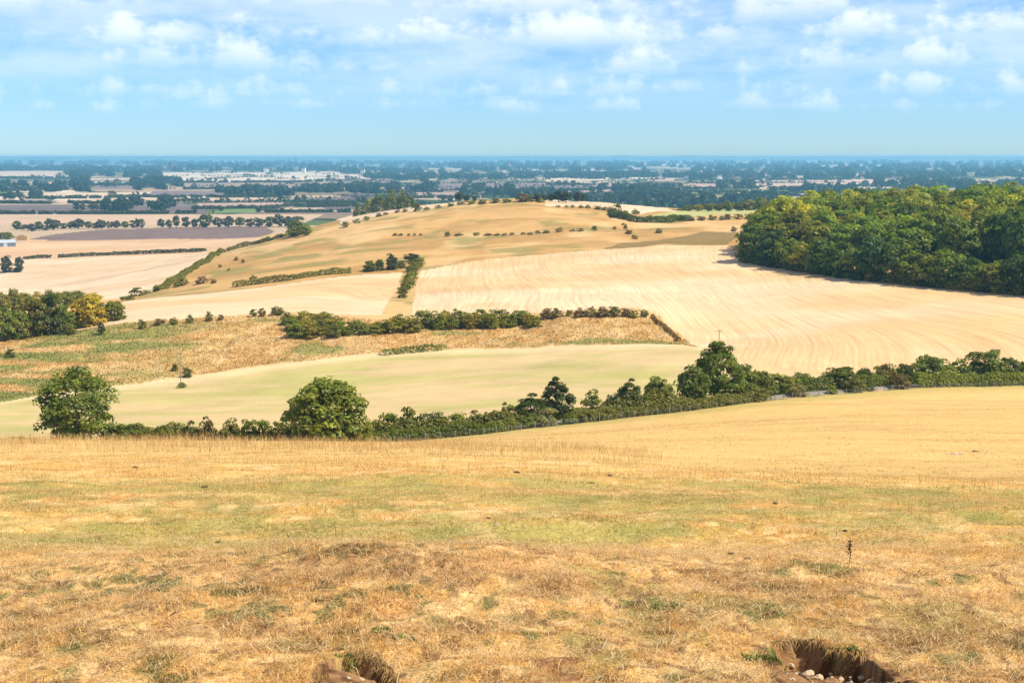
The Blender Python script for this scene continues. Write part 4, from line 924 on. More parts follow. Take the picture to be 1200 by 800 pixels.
FIELDS = [  # corners as surveyed (left-near, right-near, right-far, left-far) and colour
    ((-60, 268), (345, 266), (380, 251), (-60, 251), PALEF * C(.86, .8, .76)), ((-60, 250.6), (245, 250.6), (235, 239), (-60, 240), PURP_SHADE), ((248, 249.5), (302, 248.8), (298, 244.5), (258, 245), GRN),
    ((225, 244.5), (345, 243), (330, 236.5), (232, 238), PINK), ((305, 248.6), (420, 248), (410, 242), (335, 243.5), PINK * 1.1), ((150, 243.5), (222, 243), (215, 237), (150, 238), PURP_SHADE * 1.2),
    ((18, 238), (320, 235.6), (330, 231.5), (120, 232.5), PALEF * C(.9, .85, .8)), ((24, 231.5), (168, 230.5), (160, 225.5), (28, 226), PALEF), ((170, 230), (330, 229.5), (320, 224), (180, 223.6), PURP_SHADE * 1.3), ((-40, 238.5), (70, 238), (60, 234), (-40, 234.5), PURP_SHADE * 1.4),
    ((108, 222), (165, 221.6), (160, 217), (110, 217.4), PURP_SHADE * 1.6), ((213, 221), (400, 220), (390, 213.6), (216, 214.4), PINK * .8), ((185, 213), (345, 213.5), (402, 207), (400, 202.3), (190, 202), WHITEF), ((-30, 208.4), (84, 208.2), (86, 201), (-30, 200.4), PALEF), ((-20, 217), (62, 216.5), (60, 213), (-20, 213), PALEF * .9),
    ((38, 195), (120, 195.6), (122, 193.8), (45, 192.4), WHITEF), ((0, 194.6), (8, 194.4), (8, 193), (0, 193), WHITEF), ((102, 211.5), (160, 211), (158, 208.6), (102, 209), PALEF * .9),
    ((385, 247), (446, 243), (440, 230), (360, 232), PURP_SHADE), ((400, 233), (446, 232), (446, 226.5), (405, 227), PURP_SHADE), ((438, 231.6), (566, 231.4), (560, 225.6), (486, 225.8), PINK), ((440, 224.6), (520, 223.6), (512, 219.2), (444, 220), PINK * 1.1),
    ((460, 222), (745, 222), (700, 214.6), (540, 214.4), PURP_SHADE * 1.5), ((398, 210), (429, 209.6), (425, 204.8), (398, 204.6), WHITEF), ((432, 206.4), (476, 205.6), (474, 202.8), (434, 203), PALEF), ((400, 217), (470, 216), (470, 212), (400, 212), PURP_SHADE * 1.6),
    ((637, 213.5), (745, 216.5), (746, 213.8), (640, 211), PALEF), ((600, 227), (690, 226), (684, 219), (600, 220), PURP_SHADE * 1.6), ((684, 227), (740, 227), (738, 222.6), (684, 223), PINK), ((690, 220.4), (750, 220), (748, 216.8), (695, 217.4), PINK * .9), ((755, 227), (800, 226.6), (798, 221.4), (757, 221.8), PINK),
    ((772, 234), (797, 233.6), (795, 230), (774, 230.2), PALEF), ((738, 195), (800, 194), (800, 191.2), (738, 192.4), WHITEF), ((740, 203), (802, 202.6), (800, 199.6), (740, 200), WHITEF), ((758, 212.6), (790, 212.4), (790, 208.8), (760, 209), PINK * 1.3),
    ((798, 194.6), (850, 194.4), (890, 190), (850, 190), PALEF), ((800, 202.6), (832, 202.8), (832, 200.3), (800, 200.3), WHITEF), ((852, 194.8), (1000, 195), (985, 190.6), (890, 190), PALEF * .9), ((857, 203), (874, 203), (874, 201.4), (857, 201.4), WHITEF), ((883, 203), (903, 203), (903, 201.2), (884, 201.4), WHITEF),
    ((805, 220.6), (895, 219), (890, 213), (808, 214.6), PINK * 1.15), ((890, 222), (985, 221), (1000, 211.2), (880, 211.6), PINK * 1.3), ((815, 225), (905, 224.6), (900, 222), (820, 222), C(.22, .22, .11)), ((855, 229.4), (960, 229), (955, 225.8), (860, 226), PINK), ((826, 235), (965, 234.4), (960, 230.4), (835, 230.6), PINK),
    ((985, 218.4), (1050, 216.6), (1048, 211.2), (1000, 211), PINK * 1.4), ((1003, 206.6), (1052, 206.4), (1050, 204), (1004, 204), PALEF), ((1056, 207), (1066, 207), (1066, 204), (1057, 204), PALEF), ((1108, 226), (1140, 225), (1136, 221), (1108, 221.4), PALEF * .85), ((1000, 195), (1030, 195), (1030, 193.4), (1000, 193.4), WHITEF),
    ((1153, 201.4), (1187, 201.2), (1186, 199.4), (1154, 199.4), PALEF), ((1118, 213.5), (1190, 213), (1188, 210.6), (1120, 210.8), PALEF * .8), ((1088, 210.6), (1112, 210.4), (1110, 209), (1088, 209), PALEF), ((1158, 240), (1215, 240), (1210, 236), (1160, 236), PINK),
    ((500, 199.5), (560, 199.4), (560, 197.6), (504, 197.8), C(.4, .36, .22)), ((665, 200.5), (738, 201.5), (736, 198.6), (668, 198.6), C(.5, .42, .28)), ((255, 187.6), (300, 187.4), (300, 186.6), (258, 186.6), WHITEF)]
for i, f in enumerate(FIELDS):
    pts = [(p, min(q_, 268)) for p, q_ in f[:-1]]
    dark = f[-1].mean() < .15  # mostly the purple sheets, whose colour has passing cloud shade painted in
    field_sheet('dark_field' if dark else 'meadow' if f[-1] is GRN else 'stubble_field', pts, np.clip(f[-1], 0, .75), M_pf, -.3 + .04 * i, (i * 47) % 180, 30)
def far_at(px, py, lift=0):
    x, y, z = at(px, py); return (x, y, PLAIN if y > 1900 else z)
# tree line beyond the ploughed field
tl = [(20, 269, 258, 11), (28, 269, 263, 12), (37, 271, 262, 14), (46, 270, 259, 11), (53, 270, 264, 10), (62, 269, 256, 20), (75, 268, 261, 11), (83, 268, 259, 9), (92, 268, 256, 16), (104, 268, 259, 10), (112, 268, 261, 9), (119, 268, 257, 13), (127, 267.5, 258.5, 5), (131, 267.5, 259, 5), (137, 267.5, 258, 10), (147, 267.5, 259, 10), (156, 267.3, 258, 9), (161, 267, 255.5, 6), (166, 267, 255.5, 8),
      (189, 267, 256, 10), (198, 267, 257, 8), (207, 266.8, 252, 9), (218, 266.6, 254, 11), (228, 266.4, 256, 9), (241, 266.4, 250, 19), (256, 266.3, 254, 14), (268, 266.2, 253, 14), (281, 266, 254, 14), (293, 266, 256, 12), (304, 266, 255, 14), (316, 266, 253, 13), (327, 266, 250, 14), (338, 266, 253, 14), (349, 266, 253, 16)]
row([t_ + ('bluegrey' if i % 3 else 'dark',) for i, t_ in enumerate(tl)], 'field_tree', 'tree', 'in the line beyond the purple field', 'far', 'tree line beyond the ploughed field', stem='tree')
put(8, 319, 298, 14, 'bluegrey', 'mid', 'oak_tree', 'tree', 'left one of the two grey green trees alone on the pale stubble'); put(22, 318.6, 299, 13, 'bluegrey', 'mid', 'oak_tree', 'tree', 'right one of the two grey green trees alone on the pale stubble')
put(5, 288, 270, 22, 'mid', 'mid', 'beech_tree', 'tree', 'rounded green tree beside the farm roof at the left edge')
hedge('long thin dark hedge between the two pale fields at the left', ground((28, 304), (45, 302.6), (60, 302.2)) , 5, 3.0, 'deep', .7, 28); hedge('long dark hedge across the pale fields, left of the climbing hedge', ground((68, 302), (100, 300.4), (140, 298.6), (180, 297), (215, 295.8), (240, 294.6)), 5, 3.4, 'deep', .7, 28)
# lone trees and copse trees on the plain
W_ = [(90, 246, 237), (97, 246, 238), (109, 246, 236), (114, 246, 240), (65, 250, 246), (131, 231, 223), (170, 231, 225), (185, 232.5, 228), (140, 233, 228), (94, 233, 228), (266, 235.6, 231), (294, 235.8, 233), (308, 235.8, 233), (315, 235.8, 233), (247, 245, 241.5), (259, 248, 242), (303, 249, 243), (167, 238.6, 232), (38, 209.6, 204), (25, 235, 227), (14, 234, 224), (6, 234, 226), (45, 231, 224),
      (212, 213, 209), (220, 213, 209), (225, 213.4, 208.6), (237, 213.2, 209.6), (245, 213, 208), (253, 213, 209), (264, 213.4, 209), (286, 205.6, 203.6), (293, 206.6, 203.2), (297, 207, 204), (301, 207.6, 206), (327, 209.6, 207.6), (344, 210, 206), (358, 209.6, 206.6), (385, 211, 204.4), (391, 211, 208.2), (387, 218, 213.6), (335, 214.6, 211.6), (356, 235, 228), (384, 236, 231.6), (420, 236.5, 230), (374, 213.5, 211),
      (407, 211, 205), (413, 211, 206.6), (417, 211, 206.8), (421, 218, 213), (432, 218, 213), (441, 218, 213.4), (458, 217.6, 214.4), (498, 217, 208), (513, 217, 212), (468, 218, 213), (460, 226, 217), (466, 226, 218), (520, 235, 228), (528, 236, 228), (538, 236, 225), (547, 236, 228), (556, 236, 229.6),
      (635, 222, 218), (642, 222.5, 219), (655, 217.4, 210.8), (663, 217.4, 211.2), (672, 219, 211), (694, 226, 217), (741, 228, 216), (765, 228, 219), (783, 229, 223.6), (795, 229, 224), (753, 229, 224), (709, 218.6, 214.4), (730, 219, 216), (630, 236, 226), (645, 236, 227), (638, 236, 228), (655, 237, 223), (663, 237, 224), (676, 236, 225), (683, 236, 226), (623, 222, 217.6),
      (906, 226, 217.6), (916.5, 224, 218), (926, 225, 217.6), (933, 225.5, 219), (938, 233, 229.6), (920, 235, 228), (948, 225.5, 221), (968, 215, 211), (1040, 217.5, 214.6), (903, 233, 228.6), (888, 232, 229), (846, 222, 217), (880, 222, 215), (862, 222, 216), (832, 222, 217.4), (870, 222, 216), (815, 222, 218), (905, 192, 186.6), (876, 194, 191), (888, 194.6, 192), (1190, 238, 232), (1100, 231, 226)]
gr = lambda px: 'left' if px < 400 else 'middle' if px < 800 else 'right'
far_n = {}
bands = [(0, 215, 'distant'), (215, 228, 'mid-distance'), (228, 400, 'nearer')]
for px, b_, t_ in sorted(W_):
    bn = next(n for lo, hi, n in bands if lo <= b_ < hi); key = (bn, gr(px)); far_n[key] = far_n.get(key, 0) + 1
    x, y, z = far_at(px, b_); s = m_per_px(y); h = (b_ - t_) * s
    plant('field_tree', 'tree', f'dark lone tree on the plain, {ORD[far_n[key] - 1]} from the left in the {bn} {gr(px)} part', (x, y, z), h * rt.uniform(.9, 1.35), h, 'deep' if rt.random() < .5 else 'bluegrey', 'far', 'lone trees on the plain', parts=y < 5200)
# hedge lines on the plain
HL = [((-40, 250.8), (110, 250.9), (250, 249.9)), ((0, 238.6), (60, 238.9)), ((80, 238.4), (150, 238.9), (205, 238.2)), ((30, 233.2), (95, 232.6), (165, 231.2)), ((165, 231), (200, 231.8), (330, 231)), ((200, 236), (245, 235.4)), ((305, 244.4), (345, 241.6), (420, 241.2)), ((225, 245), (305, 244)), ((215, 222), (330, 221)), ((195, 214.5), (350, 213.8), (400, 212)),
      ((310, 249), (415, 248.6)), ((360, 243), (440, 242)), ((360, 239), (440, 238)), ((440, 232.5), (560, 232)), ((440, 225.4), (520, 225)), ((540, 224), (690, 223.4)), ((600, 228), (700, 228)), ((690, 222), (790, 221)), ((745, 217), (800, 218)), ((800, 221.6), (890, 221)), ((815, 225.6), (910, 225.2)), ((855, 230), (965, 229.8)), ((830, 236), (970, 235.4)), ((900, 221.8), (1000, 219)), ((985, 219), (1050, 217.4)), ((890, 229.8), (960, 226)),
      ((0, 222.6), (105, 222.2)), ((100, 217.2), (170, 217)), ((400, 218), (470, 217.4)), ((0, 209), (90, 209.2)), ((640, 217), (750, 217.2)), ((870, 211), (1000, 210.6)), ((430, 207), (600, 208.6))]
for i, hp in enumerate(HL):
    g_ = [far_at(*p)[:2] for p in hp]; yv = g_[0][1]; px = sum(p[0] for p in hp) / len(hp)
    hedge(f'dark field hedge on the plain, {ORD[i]} counted from near left to far right', g_, 6 + yv * .001, 3 + yv * .0009, 'deep', 1.2 + yv * .0004, max(3, 30000 / yv), group='hedges on the plain', gaps=.3, rag=.6)

# far woods that read as one mass
def woods(name, regs, dens, hh, leaf, seed):
    r = np.random.default_rng(seed); Cc, Sz = [], []
    for (x0, x1, yt, yb) in regs:
        # spread evenly over the ground area the survey box covers
        a = np.array([far_at(x0, yb), far_at(x1, yb), far_at(x0, yt), far_at(x1, yt)]); d0, d1 = a[0][1], a[2][1]
        d1 = min(d1, 22000); ar = (x1 - x0) / F * (d0 + d1) / 2 * (d1 - d0); n = int(min(ar * dens / (d0 / 3000) ** 1.5, 700))
        d = np.sqrt(r.uniform(d0 ** 2, d1 ** 2, n)); p = r.uniform(x0, x1, n)
        k_ = fbm(p / 9 + seed, np.log(d) * 14, 3) > .515; d, p = d[k_], p[k_]
        s = (.75 + .5 * r.random(len(d))) * (1 + d / 9000)
        Cc.append(np.stack([(p - 600) / F * d * 1.0, d, 0 * d + PLAIN], -1)); Sz.append(s)
    Cc = np.concatenate(Cc); Sz = np.concatenate(Sz); n = len(Cc); per = 34
    d = sph(n * per, r); d[:, 2] = np.abs(d[:, 2]); c = np.repeat(Cc, per, 0); s = np.repeat(Sz, per)
    lob = r.uniform(.72, 1.05, n * per)
    c = c + d * (s * lob)[:, None] * np.array([hh * .62, hh * .62, hh])
    V, Q = leaf_quads(c, unit(d + r.normal(size=d.shape) * .4), s * leaf * r.uniform(.6, 1.3, len(s)), r)
    t = np.repeat(r.uniform(.75, 1.25, n), per) * r.uniform(.75, 1.25, n * per)
    ob = link(name, np_mesh(name, V, Q, {'tone': np.repeat(np.stack([t, t, t], -1), 4, 0)}), M_leaf); ob.color = (.036, .056, .026, 1)
    return tag(ob, kind='stuff')
woods('distant_woodland', [(125, 205, 240, 247), (258, 342, 223, 230), (80, 135, 197, 208), (150, 192, 203, 208), (0, 105, 217, 225), (88, 107, 205, 216), (158, 214, 212, 223), (33, 60, 225, 231), (345, 400, 221, 226), (400, 445, 219, 227), (456, 470, 219, 226), (478, 512, 219.5, 225.5), (543, 602, 221, 228), (690, 800, 229, 246), (700, 790, 222, 228.4),
      (428, 475, 207, 211), (475, 600, 206, 211), (600, 740, 205, 210), (740, 800, 204.5, 209), (800, 900, 205, 210), (900, 1000, 205, 209), (1000, 1060, 207, 210), (1050, 1110, 204, 210), (1056, 1110, 213, 221), (1060, 1200, 215, 219), (1090, 1200, 222, 229), (1100, 1200, 205, 208), (930, 1000, 221, 227), (800, 920, 232, 242), (600, 690, 226, 232), (400, 520, 200, 203.5), (840, 882, 215.5, 220),
      (0, 30, 194, 200), (0, 120, 196, 200.5), (120, 200, 197, 201.5), (1015, 1050, 214, 219)], .0030, 12, 3.4, 5)
woods('distant_trees', [(0, 400, 187.5, 194), (400, 800, 187.5, 198), (800, 1200, 187.5, 203), (200, 400, 194, 201), (540, 760, 195, 202), (820, 1200, 196, 205)], .0003, 14, 6.0, 9)

# thin field hedges with small trees, too many and too far to tell apart
r = np.random.default_rng(77); Cc = []; Sz = []
for i in range(150):
    d0 = math.exp(r.uniform(math.log(2900), math.log(15000))); p0 = r.uniform(-60, 1260); L_ = r.uniform(250, 1100) * (d0 / 4500) ** .5; a = r.normal(0, .22) + (1.2 if r.random() < .12 else 0)
    t_ = np.arange(0, L_, 9 + d0 / 900.); t_ = t_[fbm(t_ / 90 + i, t_ * 0 + i, 2) > .40]
    Cc.append(np.stack([(p0 - 600) / F * d0 + np.cos(a) * t_ + r.normal(0, 2, len(t_)), d0 + np.sin(a) * t_, 0 * t_ + PLAIN - .3], -1)); Sz.append(r.uniform(.25, .5, len(t_)) * (1 + d0 / 9000) * np.where(r.random(len(t_)) < .12, 2.0, 1))
Cc = np.concatenate(Cc); Sz = np.concatenate(Sz); per = 16
d = sph(len(Cc) * per, r); d[:, 2] = np.abs(d[:, 2]); c = np.repeat(Cc, per, 0); s = np.repeat(Sz, per); c = c + d * s[:, None] * np.array([9., 9, 10])
V, Q = leaf_quads(c, unit(d + r.normal(size=d.shape) * .4), s * 4.2 * r.uniform(.6, 1.3, len(s)), r); t = r.uniform(.7, 1.3, len(s))
ob = link('distant_hedges', np_mesh('distant_hedges', V, Q, {'tone': np.repeat(np.stack([t, t, t], -1), 4, 0)}), M_leaf); ob.color = (.036, .056, .026, 1); tag(ob, kind='stuff')

# hills on the skyline
def ridge(px0, px1, d, prof, depth, mat):
    n = len(prof) * 6; px = np.linspace(px0, px1, n); z = np.interp(np.linspace(0, 1, n), np.linspace(0, 1, len(prof)), prof) + (fbm(px / 25, px * 0 + d, 4) - .5) * 16
    X = (px - 600) / F * d; V = []
    for k_, (dy, f) in enumerate(((-depth, 0), (-depth * .4, .75), (0, 1), (depth, 0))):
        V.append(np.stack([X * (1 + dy / d), 0 * X + d + dy, PLAIN - 2 + (np.maximum(z, 0) + 2) * f], -1))
    V = np.stack(V, 1); i = np.arange(n * 4).reshape(n, 4)
    Q = np.stack([i[:-1, :-1], i[1:, :-1], i[1:, 1:], i[:-1, 1:]], -1).reshape(-1, 4)
    tag(link('distant_hills', np_mesh('distant_hills', V.reshape(-1, 3), Q, {'albedo': np.tile(C(.09, .11, .05), (n * 4, 1))}, True), mat), kind='structure')
ridge(-300, 1500, 44000, [95, 100, 112, 125, 118, 110, 130, 138, 120, 118, 105, 120, 100], 5000, M_plain)
ridge(-300, 700, 33000, [40, 60, 82, 88, 70, 60, 80, 86, 70, 55, 30], 4000, M_plain)
ridge(760, 1500, 30000, [20, 50, 66, 40, 54, 78, 66, 74, 50, 34, 50], 4000, M_plain)

# ------------------------------------------------------------------ things people built
def prism(name, parent, mat, w, dd, h, roof=0, loc=(0, 0, 0)):
    x, y = w / 2, dd / 2
    V = [(-x, -y, 0), (x, -y, 0), (x, y, 0), (-x, y, 0), (-x, -y, h), (x, -y, h), (x, y, h), (-x, y, h)]
    Fc = [(0, 1, 5, 4), (1, 2, 6, 5), (2, 3, 7, 6), (3, 0, 4, 7), (4, 5, 6, 7), (3, 2, 1, 0)]
    me = bpy.data.meshes.new(name); me.from_pydata([(a + loc[0], b + loc[1], c + loc[2]) for a, b, c in V], [], Fc)
    return link(name, me, mat, parent)
def gable(name, parent, mat, w, dd, h0, rise, over=.4):
    x, y = w / 2 + over, dd / 2 + over; t = .25
    V = [(-x, -y, h0), (x, -y, h0), (x, 0, h0 + rise), (-x, 0, h0 + rise), (-x, y, h0), (x, y, h0)]
    V += [(a, b, c + t) for a, b, c in V]
    Fc = [(6, 7, 8, 9), (9, 8, 11, 10), (1, 0, 3, 2), (2, 3, 4, 5), (0, 1, 7, 6), (5, 4, 10, 11), (1, 2, 8, 7), (2, 5, 11, 8), (3, 0, 6, 9), (4, 3, 9, 10)]
    me = bpy.data.meshes.new(name); me.from_pydata(V, [], Fc); return link(name, me, mat, parent)
def gable_wall(name, parent, mat, w, dd, h, rise):
    x, y = w / 2, dd / 2
    V = [(-x, -y, 0), (x, -y, 0), (x, y, 0), (-x, y, 0), (-x, -y, h), (x, -y, h), (x, y, h), (-x, y, h), (-x, 0, h + rise), (x, 0, h + rise)]
    Fc = [(0, 1, 5, 4), (2, 3, 7, 6), (1, 2, 6, 9, 5), (3, 0, 4, 8, 7)]
    me = bpy.data.meshes.new(name); me.from_pydata(V, [], Fc); return link(name, me, mat, parent)
M_white = plain_mat('white_render', (.78, .76, .72), .7, .05, .3); M_brick = plain_mat('red_brick', (.30, .13, .085), .85, .15, .5); M_tile = plain_mat('roof_tile', (.20, .11, .08), .8, .2, .6)
M_tin = plain_mat('barn_sheet', (.44, .50, .53), .45, .12, .4, .2, .5); M_glass = plain_mat('window_glass', (.06, .08, .10), .15, .1, 1, spec=.8); M_bale = plain_mat('straw_bale', (.50, .33, .13), .95, .25, 1.2, bump=.5)
M_wood = plain_mat('weathered_wood', (.25, .21, .16), .9, .25, 9.0, bump=.3); M_wire = plain_mat('galvanised_wire', (.36, .36, .35), .5, .1, 2, .6); M_chalk = plain_mat('chalk_stone', (.45, .33, .20), .95, .15, 18, bump=.4); M_dark = plain_mat('dung', (.05, .032, .018), .95, .3, 14, bump=.6)
def house(px, py, w, h, label, brick=False, cat='house', rot=0.):
    x, y, z = far_at(px, py); r_ = empty('village_house', (x, y, z)); r_.rotation_euler.z = rot
    gable_wall('wall', r_, M_brick if brick else M_white, w, w * .6, h, h * .45); gable('roof', r_, M_tile, w, w * .6, h, h * .45)
    tag(r_, label, cat, None); return r_
# farm at the left edge
x, y, z = at(-3, 289)
bn = empty('farm_barn', (x - 1, y, z)); bn.rotation_euler.z = math.radians(34)
gable_wall('wall', bn, plain_mat('barn_board', (.16, .17, .18), .8, .2, .4), 40, 16, 4.4, 3.4); gable('roof', bn, M_tin, 40, 16, 4.4, 3.4, .6)
prism('door', bn, M_tin, 4.5, .2, 4.0, loc=(8, -8.2, 0)); prism('door', bn, M_tin, 4.5, .2, 4.0, loc=(-10, -8.2, 0))
tag(bn, 'long farm barn with pale blue-grey roof at the left edge of the photo', 'barn')
x, y, z = at(26.5, 281.5); ss = empty('straw_stack', (x, y, z)); k_ = 0
for lv in range(5):
    for q_ in range(4 if lv < 4 else 2):
        prism('bale', ss, M_bale, 3.3, 7.0 - .25 * lv, 1.36, loc=(-5.1 + 3.4 * q_ + .12 * ((lv * 3 + q_) % 3) + (3.4 if lv == 4 else 0), .1 * ((q_ + lv) % 2), lv * 1.38))
tag(ss, 'orange straw bale stack at the end of the farm barn by the ploughed field', 'straw stack')
# tower block, houses, turbines
x, y, z = far_at(200, 199.4); tb = empty('tower_block', (x, y, z)); prism('wall', tb, M_brick, 36, 24, 58); prism('roof', tb, M_dark, 12, 10, 5, loc=(0, 0, 58))
for lv in range(14): prism('window', tb, M_glass, 30, .3, 1.7, loc=(0, -12.3, 3 + lv * 4))
tag(tb, 'reddish brick tower block far out on the plain, upper left', 'tower block')
for px, py, w, h, lab in ((213, 200, 60, 12, 'long white shed beside the far brick tower block'), (312, 202, 36, 22, 'white mill-like building at the top edge of the big pale field'), (356, 202.5, 26, 26, 'narrow white building on the plain, right of the mill-like one'), (425, 204, 26, 22, 'white building at the end of a pale field, left of centre'),
                         (435, 203.5, 22, 14, 'small white house just right of the white field-end building'), (549, 209, 20, 12, 'white house in the village beyond the round hill, left one'), (555, 206, 14, 22, 'tall white gable in the village beyond the round hill'), (597, 197.5, 26, 30, 'pale tower-like building far out above the round hill'),
                         (62, 223, 16, 6, 'low white farm building among dark trees, upper left'), (30, 197.5, 20, 10, 'white house on the far plain, near the upper left corner'), (591, 202, 30, 12, 'low white shed far out above the round hill'), (843, 211, 22, 16, 'pale gable among dark trees above the big wood'), (804, 210.5, 18, 12, 'white house among dark trees right of centre')):
    house(px, py, w, h, lab, rot=rt.uniform(-.5, .5))
VH = [(px, py) for px, py in [(472, 202), (521, 203), (540, 206.5), (543, 207.6), (536, 206), (610, 203), (640, 203.5), (655, 204), (700, 203), (712, 203.4), (724, 203.8), (752, 206), (768, 207), (776, 208), (784, 206.6), (792, 207), (812, 209.6), (826, 209), (838, 210), (880, 211), (893, 211), (909, 210.4), (1012, 199), (1040, 200), (1080, 201), (1090, 203), (1103, 202), (1120, 204), (1132, 200), (1146, 204), (1120, 212.4), (1128, 212.6), (1165, 212), (1176, 212.6), (1188, 211.4), (120, 213.6), (128, 214), (136, 213.4), (143, 214.2), (112, 214.4)]]
vn = {}
for px, py in VH:
    g_ = 'left' if px < 300 else 'middle' if px < 800 else 'right'; vn[g_] = vn.get(g_, 0) + 1
    house(px, py, rt.uniform(12, 24), rt.uniform(5, 8), f'tiny pale house with brown roof, {ORD[vn[g_] - 1]} from the left among the {g_} plain\'s dark trees', rt.random() < .35, rot=rt.uniform(-.7, .7))['group'] = 'tiny houses on the plain'
M_turb = plain_mat('turbine_white', (.82, .83, .84), .5, .03, .1)
for i, px in enumerate((621, 633, 663.5, 692, 698, 708.5, 737.5, 809)):
    x, d = (px - 600) / F * 20500, 20500.0; T = empty('wind_turbine', (x, d, PLAIN))
    V, Q = tube([(0, 0, 0), (0, 0, 30), (0, 0, 62)], [3.2, 2.5, 1.9], 8); link('tower', np_mesh('tower', V, Q), M_turb, T)
    prism('nacelle', T, M_turb, 4, 10, 4, loc=(0, -2, 60)); a0 = rt.uniform(0, 2)
    for b_ in range(3):
        a = a0 + b_ * 2.0944; dx, dz = math.sin(a), math.cos(a)
        V, Q = tube([(0, -8, 62), (dx * 12, -8, 62 + dz * 12), (dx * 36, -8, 62 + dz * 36)], [1.2, 1.8, .5], 5); link('blade', np_mesh('blade', V, Q), M_turb, T)
    tag(T, f'white wind turbine on the hazy skyline, {ORD[i]} from the left of the eight', 'wind turbine', 'wind turbines on the skyline')
# utility poles
def upole(px, d, h, label):
    x, y, z = out_at(px, d); p = empty('utility_pole', (x, y, z))
    V, Q = tube([(0, 0, -.3), (0, 0, h * .5), (0, 0, h)], [.13, .12, .09], 8); link('shaft', np_mesh('shaft', V, Q, None, True), M_wood, p)
    prism('crossarm', p, M_wood, 1.6, .12, .14, loc=(0, -.17, h - .5))
    for k_ in (-.65, 0, .65): prism('insulator', p, M_white, .1, .1, .18, loc=(k_, -.17, h - .36))
    tag(p, label, 'utility pole')
x, y, z = at(213, 449); upole(213, y, 9.2, 'grey wooden utility pole in the pale meadow below the bank')
zt = fix(841, 386, 372)[2]; upole(841, 372, zt - out_at(841, 372)[2], 'thin utility pole whose top shows above the tallest roadside tree')
# wire fence along the road: one fence, each post a part
fence = empty('wire_fence', (out_at(700, fd(0)(700))[0], fd(0)(700), out_at(700, fd(0)(700))[2])); fo = np.array(fence.location)
fxs = [out_at(p, fd(.2)(p)) for p in np.linspace(424, 1215, 640)]; acc = 0; last = None; posts = []
for p in fxs:
    if last is None or math.dist(p, last) >= 2.95: posts.append(p); last = p
pm = {}
for i, p in enumerate(posts):
    hgt = 1.25 + .12 * ((i * 7) % 5) / 5; V, Q = tube([(0, 0, -.2), (0, 0, hgt * .6), (.02 * ((i * 5) % 3 - 1), .01, hgt), (.02 * ((i * 5) % 3 - 1), .01, hgt + .01)], [.085 + .02 * (i % 4 == 0), .085, .08, .005], 7)
    o = link('post', np_mesh('post', V, Q), M_wood, fence); o.location = Vector(p) - Vector(fo)
for zz in (.35, .75, 1.1):
    V, Q = tube([np.array(p) - fo + [0, 0, zz] for p in posts], [.005] * len(posts), 4); link('wire', np_mesh('wire', V, Q), M_wire, fence)
tag(fence, 'long wire fence on weathered wooden posts between the dry hillside and the road', 'fence')
# stones, dung and a dead stalk on the near turf
def stone(loc, s, label, mat, kind='chalk_stone', cat='stone', flat=.6, seed=0, group=None):
    bm = bmesh.new(); bmesh.ops.create_icosphere(bm, subdivisions=2, radius=1); r = random.Random(seed)
    off = [Vector((r.uniform(-1, 1), r.uniform(-1, 1), r.uniform(-1, 1))).normalized() for _ in range(11)]
    for v in bm.verts:
        k2 = 1.0
        for o_ in off: k2 = min(k2, (.62 + .04 * (off.index(o_) % 5)) / max(.3, v.co.dot(o_)))
        v.co = Vector((v.co.x * s * r.uniform(.9, 1.1), v.co.y * s * .8, v.co.z * s * flat)) * k2
    me = bpy.data.meshes.new(kind); bm.to_mesh(me); bm.free()
    o = link(kind, me, mat); o.location = (loc[0], loc[1], loc[2] + s * flat * .15); o.rotation_euler = (0, 0, r.uniform(0, 6)); return tag(o, label, cat, group)
big = [(946, 792, .060, 'largest pale chalk stone in the right-hand soil scrape'), (959, 795, .045, 'flat pale stone just right of the largest one in the right scrape'), (927, 780, .030, 'pale stone at the left end of the right-hand soil scrape'), (1009, 794, .030, 'pale stone in the middle of the right-hand soil scrape'), (985, 796, .026, 'small pale stone right of the two large ones in the right scrape'), (974, 790, .022, 'tiny pale stone under the back wall of the right scrape'),
       (408, 794, .020, 'left pale stone in the left-hand soil scrape'), (424, 796, .024, 'right pale stone in the left-hand soil scrape'), (118, 737, .022, 'single white stone in the turf at the lower left'), (222, 537, .16, 'white stone lying in the grass near the left crest'), (582, 615, .07, 'white stone in the greenish turf at mid height, left of two'), (552, 636, .055, 'white stone in the greenish turf at mid height, right of two'), (935, 679, .03, 'white stone on the turf at the right, below the dead stalk'), (1015, 688, .03, 'white stone on the turf at lower right')]
for i, (px, py, s, lab) in enumerate(big): stone(at(px, py), s, lab, M_chalk, seed=i)
for i in range(34):
    px = rt.uniform(920, 1050); e = np.interp(px, [903, 955, 1012, 1064], [784, 786, 794, 806]); py = rt.uniform(e, 808)
    stone(at(px, py), rt.uniform(.006, .018), 'small chalk fragment scattered on the floor of the right-hand soil scrape', M_chalk, 'chalk_fragment', 'stone', seed=40 + i, group='chalk fragments in the right scrape')
